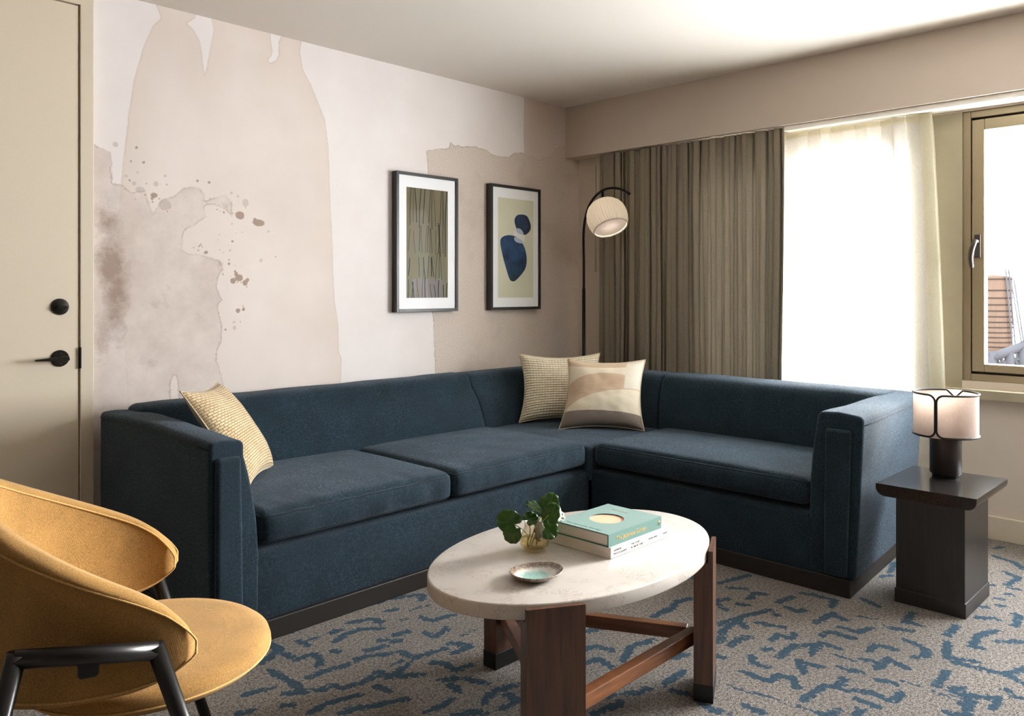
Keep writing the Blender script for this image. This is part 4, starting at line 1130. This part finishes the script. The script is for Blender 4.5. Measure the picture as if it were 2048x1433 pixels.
# ------------------------------------------------------------------ framed prints
def frame(x0, x1, z0, z1, label):
    r_ = root('framed_print', ((x0 + x1) / 2, YM - .002, z0), label, 'picture', None)
    yb, yf = YM - .004, YM - .048; w = .018
    mb = MB()
    for b in ((x0, x0 + w, z0, z1), (x1 - w, x1, z0, z1), (x0 + w, x1 - w, z0, z0 + w), (x0 + w, x1 - w, z1 - w, z1)): mb.box(b[0], b[1], yf, yb, b[2], b[3])
    bevel(mb.build('frame', M['frame_black'], r_, False), .0015, 2)
    mk('mat_board', [(x0 + w, yf + .010, z0 + w), (x1 - w, yf + .010, z0 + w), (x1 - w, yf + .010, z1 - w), (x0 + w, yf + .010, z1 - w)], [(0, 1, 2, 3)], M['mat'], r_, False)
    mk('glass', [(x0 + w, yf + .004, z0 + w), (x1 - w, yf + .004, z0 + w), (x1 - w, yf + .004, z1 - w), (x0 + w, yf + .004, z1 - w)], [(0, 1, 2, 3)], ART_GLASS, r_, False)
    return r_, yf
M['frame_black'] = plain('black_frame_wood', srgb(34, 31, 30), .35)
M['mat'] = plain('white_mat_board', srgb(250, 250, 252), .8)
fx0, fx1, fz0, fz1 = 2.787, 3.255, 1.097, 1.903
f1, yf = frame(fx0, fx1, fz0, fz1, 'left framed print of dark vertical lines on olive, hung above the sofa')
# print 1: olive ground with broken vertical lines
ax0, ax1, az0, az1 = fx0 + .077, fx1 - .077, fz0 + .082, fz1 - .085
t = NT('olive_print'); g = t.n('SeparateXYZ'); t.L.new(t.co(), g.inputs[0])
zl_ = t.math('SUBTRACT', g.outputs[2], 0.0)
c = t.mix(t.rng(zl_, .60, .08, 0, 1), srgb(104, 92, 66), srgb(132, 134, 112))
M['olive'] = t.m; t.P(Base_Color=t.mix(t.noise(8, 4), c, srgb(118, 112, 88)), Roughness=.8)
M['mauve_print'] = plain('mauve_grey_print', srgb(128, 122, 120), .8, nz=(20, .05)); M['line_ink'] = plain('dark_line_ink', srgb(34, 32, 34), .8); M['line_tan'] = plain('tan_line_ink', srgb(126, 104, 62), .8)
mb = MB(); ya = yf + .0095
def quad(mb, x0, x1, z0, z1, y, mi): mb.add([(x0, y, z0), (x1, y, z0), (x1, y, z1), (x0, y, z1)], [(0, 1, 2, 3)], mi)
quad(mb, ax0, ax1, az0, az1, ya, 0)
quad(mb, ax0 + .04, ax1 - .04, az0, az0 + .112, ya - .0001, 1)
def line(mb, p, q, w, mi, y):
    (x0_, z0_), (x1_, z1_) = p, q; mb.add([(x0_ - w, y, z0_), (x0_ + w, y, z0_), (x1_ + w, y, z1_), (x1_ - w, y, z1_)], [(0, 1, 2, 3)], mi)
rr = random.Random(11); bands = [(1.0, .80), (.78, .62), (.70, .62)]
lev = [0, .17, .41, .66, 1.0]
for k in range(4):
    x = ax0 + .012
    while x < ax1 - .008:
        s0 = lev[k] + (rr.uniform(-.03, .03) if k else 0); s1 = lev[k + 1] + (rr.uniform(-.05, .05) if k < 3 else 0)
        dx = rr.uniform(-.016, .016)
        za_, zb_ = az0 + s0 * (az1 - az0), az0 + s1 * (az1 - az0)
        xe = min(ax1 - .004, max(ax0 + .004, x + dx)); m2 = ((x + xe) / 2 + rr.uniform(-.004, .004), (za_ + zb_) / 2)
        w_ = rr.choice([.0016, .0024, .0032]); mi = 3 if rr.random() < .22 else 2
        line(mb, (x, za_), m2, w_, mi, ya - .0003); line(mb, m2, (xe, zb_), w_, mi, ya - .0003)
        x += rr.uniform(.013, .030)
mb.build('print', [M['olive'], M['mauve_print'], M['line_ink'], M['line_tan']], f1, False)
# print 2: two blue stones
gx0, gx1 = 3.533, 4.001
f2, yf = frame(gx0, gx1, fz0, fz1, 'right framed print of two blue stone shapes on cream, hung nearest the curtain')
bx0, bx1, bz0, bz1 = gx0 + .070, gx1 - .066, fz0 + .078, fz1 - .082
M['cream_print'] = plain('cream_print', srgb(216, 214, 190), .85, nz=(6, .04))
t = NT('indigo_print'); n1 = t.noise(14, 4); c = t.mix(t.rng(n1, .35, .65), srgb(16, 30, 56), srgb(38, 72, 112)); g = t.n('SeparateXYZ'); t.L.new(t.co(), g.inputs[0])
c = t.mix(t.rng(g.outputs[2], .32, .18, 0, .5), c, srgb(30, 62, 48)); t.P(Base_Color=c, Roughness=.8); M['indigo'] = t.m
M['pale_blue'] = plain('pale_blue_print', srgb(176, 190, 206), .85)
M['white_print'] = plain('white_print', srgb(228, 226, 222), .85)
def art(px, py):   # position measured on the print in photo zoom coordinates
    u, v = 740 + px / 4.343, 320 + py / 4.343; return on_y(u, v, YM - .040)
def blob(mb, L, mi, y, n=8):
    P_ = smoothpoly([art(*p) for p in L], n); cx_ = sum(p[0] for p in P_) / len(P_); cz_ = sum(p[1] for p in P_) / len(P_)
    mb.add([(cx_, y, cz_)] + [(a, y, b) for a, b in P_], [(0, 1 + k, 1 + (k + 1) % len(P_)) for k in range(len(P_))], mi)
mb = MB(); quad(mb, bx0, bx1, bz0, bz1, yf + .0095, 0); ya = yf + .0095
blob(mb, [(1252,620),(1290,600),(1335,640),(1345,690),(1330,722),(1290,715),(1255,690)], 3, ya - .0001)
blob(mb, [(1256,530),(1275,485),(1320,474),(1365,490),(1390,540),(1398,590),(1380,630),(1345,652),(1310,635),(1275,600)], 1, ya - .0002)
blob(mb, [(1133,720),(1150,672),(1205,654),(1262,665),(1310,705),(1345,765),(1362,850),(1355,930),(1325,985),(1270,1045),(1240,1056),(1213,1035),(1185,950),(1155,840)], 1, ya - .0002)
blob(mb, [(1266,604),(1290,594),(1320,612),(1336,650),(1305,645),(1280,630)], 2, ya - .0004)
blob(mb, [(1254,672),(1285,680),(1318,700),(1332,724),(1295,722),(1262,705)], 2, ya - .0004)
o = mb.build('print', [M['cream_print'], M['indigo'], M['pale_blue'], M['white_print']], f2, False)
bm = bmesh.new(); bm.from_mesh(o.data)
for f_ in bm.faces:
    if f_.normal.y > 0: f_.normal_flip()
bm.to_mesh(o.data); bm.free()

# ------------------------------------------------------------------ curtains
def cloth_mat(name, col, transl, transp=0.0, var=.12):
    t = NT(name)
    a = t.noise(1, 2, .6, t.co((300, 300, 900))); b = t.noise(1, 3, .6, t.co((500, 500, 60)))
    f = t.rng(t.math('ADD', a, b), .7, 1.3)
    c = t.mix(f, tuple(x * (1 - var * 2) for x in col), tuple(min(1, x * (1 + var)) for x in col))
    t.P(Base_Color=c, Roughness=.95, Specular_IOR_Level=.05)
    tn = t.n('BsdfTranslucent'); t.set(tn.inputs['Color'], c)
    mx = t.n('MixShader'); mx.inputs[0].default_value = transl
    t.L.new(t.p.outputs[0], mx.inputs[1]); t.L.new(tn.outputs[0], mx.inputs[2]); res = mx.outputs[0]
    if transp:
        tp = t.n('BsdfTransparent'); m2 = t.n('MixShader')
        t.set(m2.inputs[0], t.rng(f, 0, 1, transp * 1.25, transp * .75))
        t.L.new(res, m2.inputs[1]); t.L.new(tp.outputs[0], m2.inputs[2]); res = m2.outputs[0]
    t.L.new(res, t.out.inputs[0]); return t.m
M['drape'] = cloth_mat('taupe_linen_drape', srgb(146, 136, 119), .03)
M['sheer'] = cloth_mat('white_sheer_voile', srgb(232, 228, 219), .5, .19, .05)
def curtain_panel(name, m, par, y_at, x_at, z0, z1, n=700, nz=40, th=.0):
    V = []; F = []
    for j in range(nz + 1):
        w = j / nz; z_ = z0 + (z1 - z0) * w
        for i in range(n + 1):
            u = i / n; V.append((x_at(u, w), y_at(u, w), z_))
    F = [(j*(n+1)+i, j*(n+1)+i+1, (j+1)*(n+1)+i+1, (j+1)*(n+1)+i) for j in range(nz) for i in range(n)]
    o = mk(name, V, F, m, par)
    if th:
        s = o.modifiers.new('thick', 'SOLIDIFY'); s.thickness = th; s.offset = 0
    return o
DR = root('curtain', (4.385, 2.75, .0), 'heavy taupe linen curtain drawn in deep folds behind the sofa', 'curtain')
fr_ = [(rnd.uniform(-.35, .35), rnd.uniform(.75, 1.25)) for _ in range(40)]
NF = 23
def dx_(u, w):
    ph = u * NF + .45 * math.sin(u * 31 + 1.3) + .25 * noise.noise(Vector((u * 9, w * 1.2, 2)))
    amp = .023 * (.75 + .5 * noise.noise(Vector((u * 14, w * .8, 7)))) * (1 if u > .03 else u / .03)
    s = math.sin(2 * PI * ph); return 4.350 - amp * (abs(s) ** .75 * (1 if s > 0 else -1)) - .004 * math.sin(2 * PI * ph * 2 + 1)
def dy_(u, w): return 2.075 + 1.325 * (1 - u) + .022 * noise.noise(Vector((u * 10, w * 1.6, 4))) * (1 - .7 * w) + .010 * math.sin(2 * PI * (u * NF) * 2)
curtain_panel('drape_panel', M['drape'], DR, dy_, dx_, .02, 2.150, 900, 40, .0)
MB().tube([(4.352, 3.440, 2.08), (4.350, 3.440, 1.35)], .005, 8).build('curtain_wand', plain('clear_grey_wand', srgb(176, 166, 150), .3), DR)
mb = MB().box(4.385, 4.409, 1.28, 3.36, 2.140, 2.1565); mb.build('curtain_track', M['white_trim'], DR, False)
SH = root('sheer_curtain', (4.425, 2.2, .0), 'white sheer curtain hanging over the bright window right of the taupe curtain', 'curtain')
NS = 15
def sx_(u, w):
    ph = u * NS + .2 * math.sin(u * 17); amp = .007 + .004 * (1 - w)
    return 4.397 + amp * math.sin(2 * PI * ph) + .004 * noise.noise(Vector((u * 20, w * 2, 1)))
def sy_(u, w):
    base = 3.25 - u * (3.25 - 1.31); fl = (1 - w) ** .7 * .085 * u ** 6
    return base - fl + .010 * math.sin(4 * PI * u * NS) * (.5 + .5 * w) + .015 * noise.noise(Vector((u * 8, w * 1.5, 9))) * (1 - w)
curtain_panel('sheer_panel', M['sheer'], SH, sy_, sx_, .02, 2.128, 700, 30)
# gathered heading tape, denser cloth
M['heading'] = cloth_mat('sheer_heading_tape', srgb(236, 230, 206), .5, .10, .05)
V = []; F = []; n = 700
for j, z_ in enumerate((2.092, 2.128)):
    for i in range(n + 1):
        u = i / n; V.append((sx_(u, 1) - .002, sy_(u, 1), z_ - (.010 * (1 - abs(math.sin(PI * u * NS * 1.0))) if j else 0)))
F = [(i, i + 1, n + 2 + i, n + 1 + i) for i in range(n)]
mk('heading_tape', V, F, M['heading'], SH)
# side hem folded back at the right edge
V = []; F = []
for j in range(31):
    w = j / 30; z_ = .02 + 2.108 * w
    for i in range(9):
        u = 1 - .03 * i / 8; V.append((sx_(u, w) - .0035, sy_(u, w), z_))
F = [(j*9+i, j*9+i+1, (j+1)*9+i+1, (j+1)*9+i) for j in range(30) for i in range(8)]
mk('side_hem', V, F, M['heading'], SH)

# ------------------------------------------------------------------ mustard chair
CH = root('lounge_chair', (.718, 1.784, 0), 'mustard yellow round-backed lounge chair with black tube legs at the lower left', 'chair')
thc = math.radians(-19.7); cf = Vector((math.cos(thc), math.sin(thc), 0)); cl_ = Vector((-math.sin(thc), math.cos(thc), 0)); c0 = Vector((.718, 1.784, 0))
def LC(a, b, z_): return c0 + cf * a + cl_ * b + Vector((0, 0, z_))
# seat: domed disc
V = []; na = 96; SA = -.022; prof = [(.0, .398), (.16, .398), (.225, .402), (.250, .410), (.262, .422), (.266, .434), (.262, .446), (.250, .455), (.22, .460), (.15, .463), (.07, .465), (0, .4655)]
for r, zz in prof:
    for k in range(na):
        w = 2 * PI * k / na; V.append(LC(SA + r * math.cos(w) * .965, r * math.sin(w) * .965, zz))
P = len(prof); F = [(i*na+k, i*na+(k+1) % na, (i+1)*na+(k+1) % na, (i+1)*na+k) for i in range(P-1) for k in range(na)]
seat = mk('seat', V, F, M['mustard'], CH)
MB().tube([LC(SA + .2550 * math.cos(2 * PI * k / 96), .2550 * math.sin(2 * PI * k / 96), .425) for k in range(97)], .0022, 6, cap=False).build('piping', M['mustard_seam'], seat)
# curved back shell
PHM = math.radians(101)
def shell_z(s):
    a = abs(s)
    zt_ = .862 - .300 * (math.sqrt(a * a + .02) - .141); zb_ = .415 + .075 * a ** 1.5
    if a > .76:
        k = min(1, (a - .76) / .24); e_ = math.sqrt(max(0, 1 - k ** 2.3)); zm = .535 + .0 * k
        zm = zb_ * .55 + zt_ * .45
        zt_ = zm + (zt_ - zm) * e_; zb_ = zm - (zm - zb_) * e_
    return zb_, zt_
def shell_pt(s, t_, off):
    ph = s * PHM; zb_, zt_ = shell_z(s); zz = zb_ + (zt_ - zb_) * t_
    r = .262 + .10 * max(0, zz - .42) * (.4 + .6 * math.cos(ph / 2) ** 2) + off
    # slightly deeper than wide
    a = -r * math.cos(ph) * (1.20 if math.cos(ph) > 0 else 1.0); b = r * math.sin(ph)
    return LC(a, b, zz)
ns, nt = 180, 26; th = .024
V = []; F = []
ring = []
for j in range(nt + 1): ring.append((j / nt, 1))
for j in range(nt + 1): ring.append((1 - j / nt, -1))
for i in range(ns + 1):
    s = -1 + 2 * i / ns; s = math.copysign(1 - (1 - abs(s)) ** 2.3 if abs(s) > 0 else 0, s) * .9998
    for (tt, side) in ring:
        # round over top and bottom edges and the tips
        e = min(1, min(tt, 1 - tt) / .05); e = math.sqrt(max(0, 1 - (1 - e) ** 2)); a = abs(s); e2 = 1.0 if a < .93 else math.sqrt(max(0, 1 - ((a - .93) / .07) ** 2))
        V.append(shell_pt(s, tt, side * th * e * max(.05, e2)))
P = len(ring)
F = [(i*P+k, (i+1)*P+k, (i+1)*P+(k+1) % P, i*P+(k+1) % P) for i in range(ns) for k in range(P)]
F += [tuple(range(P)), tuple(reversed(range(ns*P, (ns+1)*P)))]
sh_ = mk('backrest', V, F, M['mustard'], CH)
bm = bmesh.new(); bm.from_mesh(sh_.data); bmesh.ops.remove_doubles(bm, verts=bm.verts, dist=.00005); bmesh.ops.recalc_face_normals(bm, faces=bm.faces); bm.to_mesh(sh_.data); bm.free()
for side in (1, -1):
    ss = [math.copysign(1 - (1 - abs(q)) ** 2.3, q) * .994 for q in np.linspace(-1, 1, 161)]
    pts = [shell_pt(q, .93, side * (th + .0002)) for q in ss] + [shell_pt(q, .07, side * (th + .0002)) for q in ss[::-1]]
    MB().tube(pts + [pts[0]], .0022, 6, cap=False).build('piping', M['mustard_seam'], sh_)
# frame: one bent tube each side, a cross bar below the seat
for sgn in (-1, 1):
    b_ = .318 * sgn
    fe, re = LC(-.020, b_, .560), LC(-.236, b_, .588)
    ff, rf = LC(.155, b_ * .98, 0), LC(-.37, b_ * .98, 0)
    MB().tube([fe + (re - fe) * -.02, fe + (re - fe) * 1.02], .0165, 18).build('side_rail', M['chair_black'] if 'chair_black' in M else M.setdefault('chair_black', plain('satin_black_steel', srgb(24, 22, 22), .3, .2)), CH)
    MB().tube([fe + Vector((0, 0, .010)), ff], [.0165, .0125], 18).build('leg', M['chair_black'], CH)
    MB().tube([re + Vector((0, 0, .010)), rf], [.0165, .0125], 18).build('leg', M['chair_black'], CH)
    R2 = Matrix.Rotation(thc, 3, 'Z')
    mb = MB(); hw = .017
    bx = [(-hw, -.026), (-hw + .005, -.030), (hw - .005, -.030), (hw, -.026), (hw, .004), (-hw, .004)]
    mb.prism([(-.128 + a_, .573 + b2) for a_, b2 in bx], .292, .326, 0, lambda a_, b2, c_: LC(a_, c_ * sgn, b2 - .008))
    o = mb.build('bracket', M['chair_black'], CH, False); bevel(o, .003, 2)
MB().tube([LC(-.137, -.21, .415), LC(-.137, -.12, .385), LC(-.137, .12, .385), LC(-.137, .21, .415)], .011, 12).build('cross_bar', M['chair_black'], CH)

# ------------------------------------------------------------------ the city outside
def far(u, v, D):
    k = (u - 1024) / FPX; return Vector(((FWD[0] + RGT[0] * k) * D, (FWD[1] + RGT[1] * k) * D, CAM_H + (HOR - v) / FPX * D))
t = NT('weathered_tank_wood'); nz = t.noise(1, 4, .6, t.co((9, 9, .5))); t.P(Base_Color=t.mix(nz, srgb(36, 28, 23), srgb(50, 40, 33)), Roughness=1.0, Specular_IOR_Level=0.0); M['tank'] = t.m
M['hoop'] = plain('rusty_hoop', srgb(24, 19, 17), 1.0, spec=0.0); M['steel'] = plain('grey_roof_steel', srgb(33, 33, 35), 1.0, spec=0.0)
D = 80.0; ct = far(1986, 600, D); rad = 33 / FPX * D; zt_ = far(1986, 556, D).z; zb_ = far(1986, 700, D).z
WT = root('water_tower', (ct.x, ct.y, zb_ - 12), 'rusty wooden rooftop water tank with iron hoops seen through the window', 'water tower')
flat_angle(MB().lathe([(0, 0), (rad * 1.02, 0), (rad, zt_ - zb_), (rad * .97, zt_ - zb_ + .1), (0, zt_ - zb_ + .3)], (ct.x, ct.y, zb_), 48).build('tank', M['tank'], WT))
H_ = zt_ - zb_
for k in range(12):
    f_ = 1 - (1 - k / 11.5) ** 1.0 * .96
    zz = zb_ + H_ * (.98 - .93 * (k / 11) ** .75)
    MB().lathe([(rad * 1.01, -.06), (rad * 1.035, -.06), (rad * 1.035, .06), (rad * 1.01, .06)], (ct.x, ct.y, zz), 48).build('iron_hoop', M['hoop'], WT)
mb = MB()
side = Rv; fwd = Fv
for dx in (-.03, .03):
    p0 = ct - Fv * rad * 1.1 + Rv * (rad * (.18 + dx * 3)); mb.tube([Vector((p0.x, p0.y, zt_ + .8)), Vector((p0.x + Rv.x * .9, p0.y + Rv.y * .9, zb_ - 2.4))], .07, 6)
mb.build('ladder', M['steel'], WT)
mb = MB()
for a, b in ((-.7, -.7), (.7, -.7), (.7, .7), (-.7, .7)):
    p0 = ct + Rv * rad * a + Fv * rad * b; mb.tube([Vector((p0.x, p0.y, zb_)), Vector((p0.x, p0.y, zb_ - 12))], .16, 8)
mb.box(ct.x - rad * 1.1, ct.x + rad * 1.1, ct.y - rad * 1.1, ct.y + rad * 1.1, zb_ - .35, zb_)
mb.build('tower_legs', M['steel'], WT)
D = 60.0
p = far(2030, 722, D)
RB = root('rooftop_frame', (p.x, p.y, p.z - 12), 'grey steel rooftop frame and guy wires below the water tank', 'rooftop structure')
mb = MB()
def L3(a, b, r): mb.tube([far(*a, D), far(*b, D)], r, 6)
L3((1985, 716), (2046, 692), .35); L3((2046, 692), (2110, 668), .35); L3((1990, 730), (2110, 700), .16)
L3((2018, 704), (2020, 760), .35); L3((2046, 692), (2046, 760), .4); L3((1998, 712), (2018, 745), .14); L3((2018, 704), (2044, 745), .16); L3((1985, 706), (1983, 760), .3)
mb.build('steel_beams', M['steel'], RB)
mb = MB(); L3((2022, 560), (2052, 740), .05); L3((2028, 560), (2056, 740), .05); L3((1970, 620), (1974, 715), .05)
mb.build('guy_wires', M['steel'], RB)
p = far(2040, 760, D)
MB().box(p.x - 14, p.x + 14, p.y - 14, p.y + 14, p.z - 12, p.z - .2).build('roof_deck', plain('pale_roof', srgb(150, 146, 142), .9), RB, False)
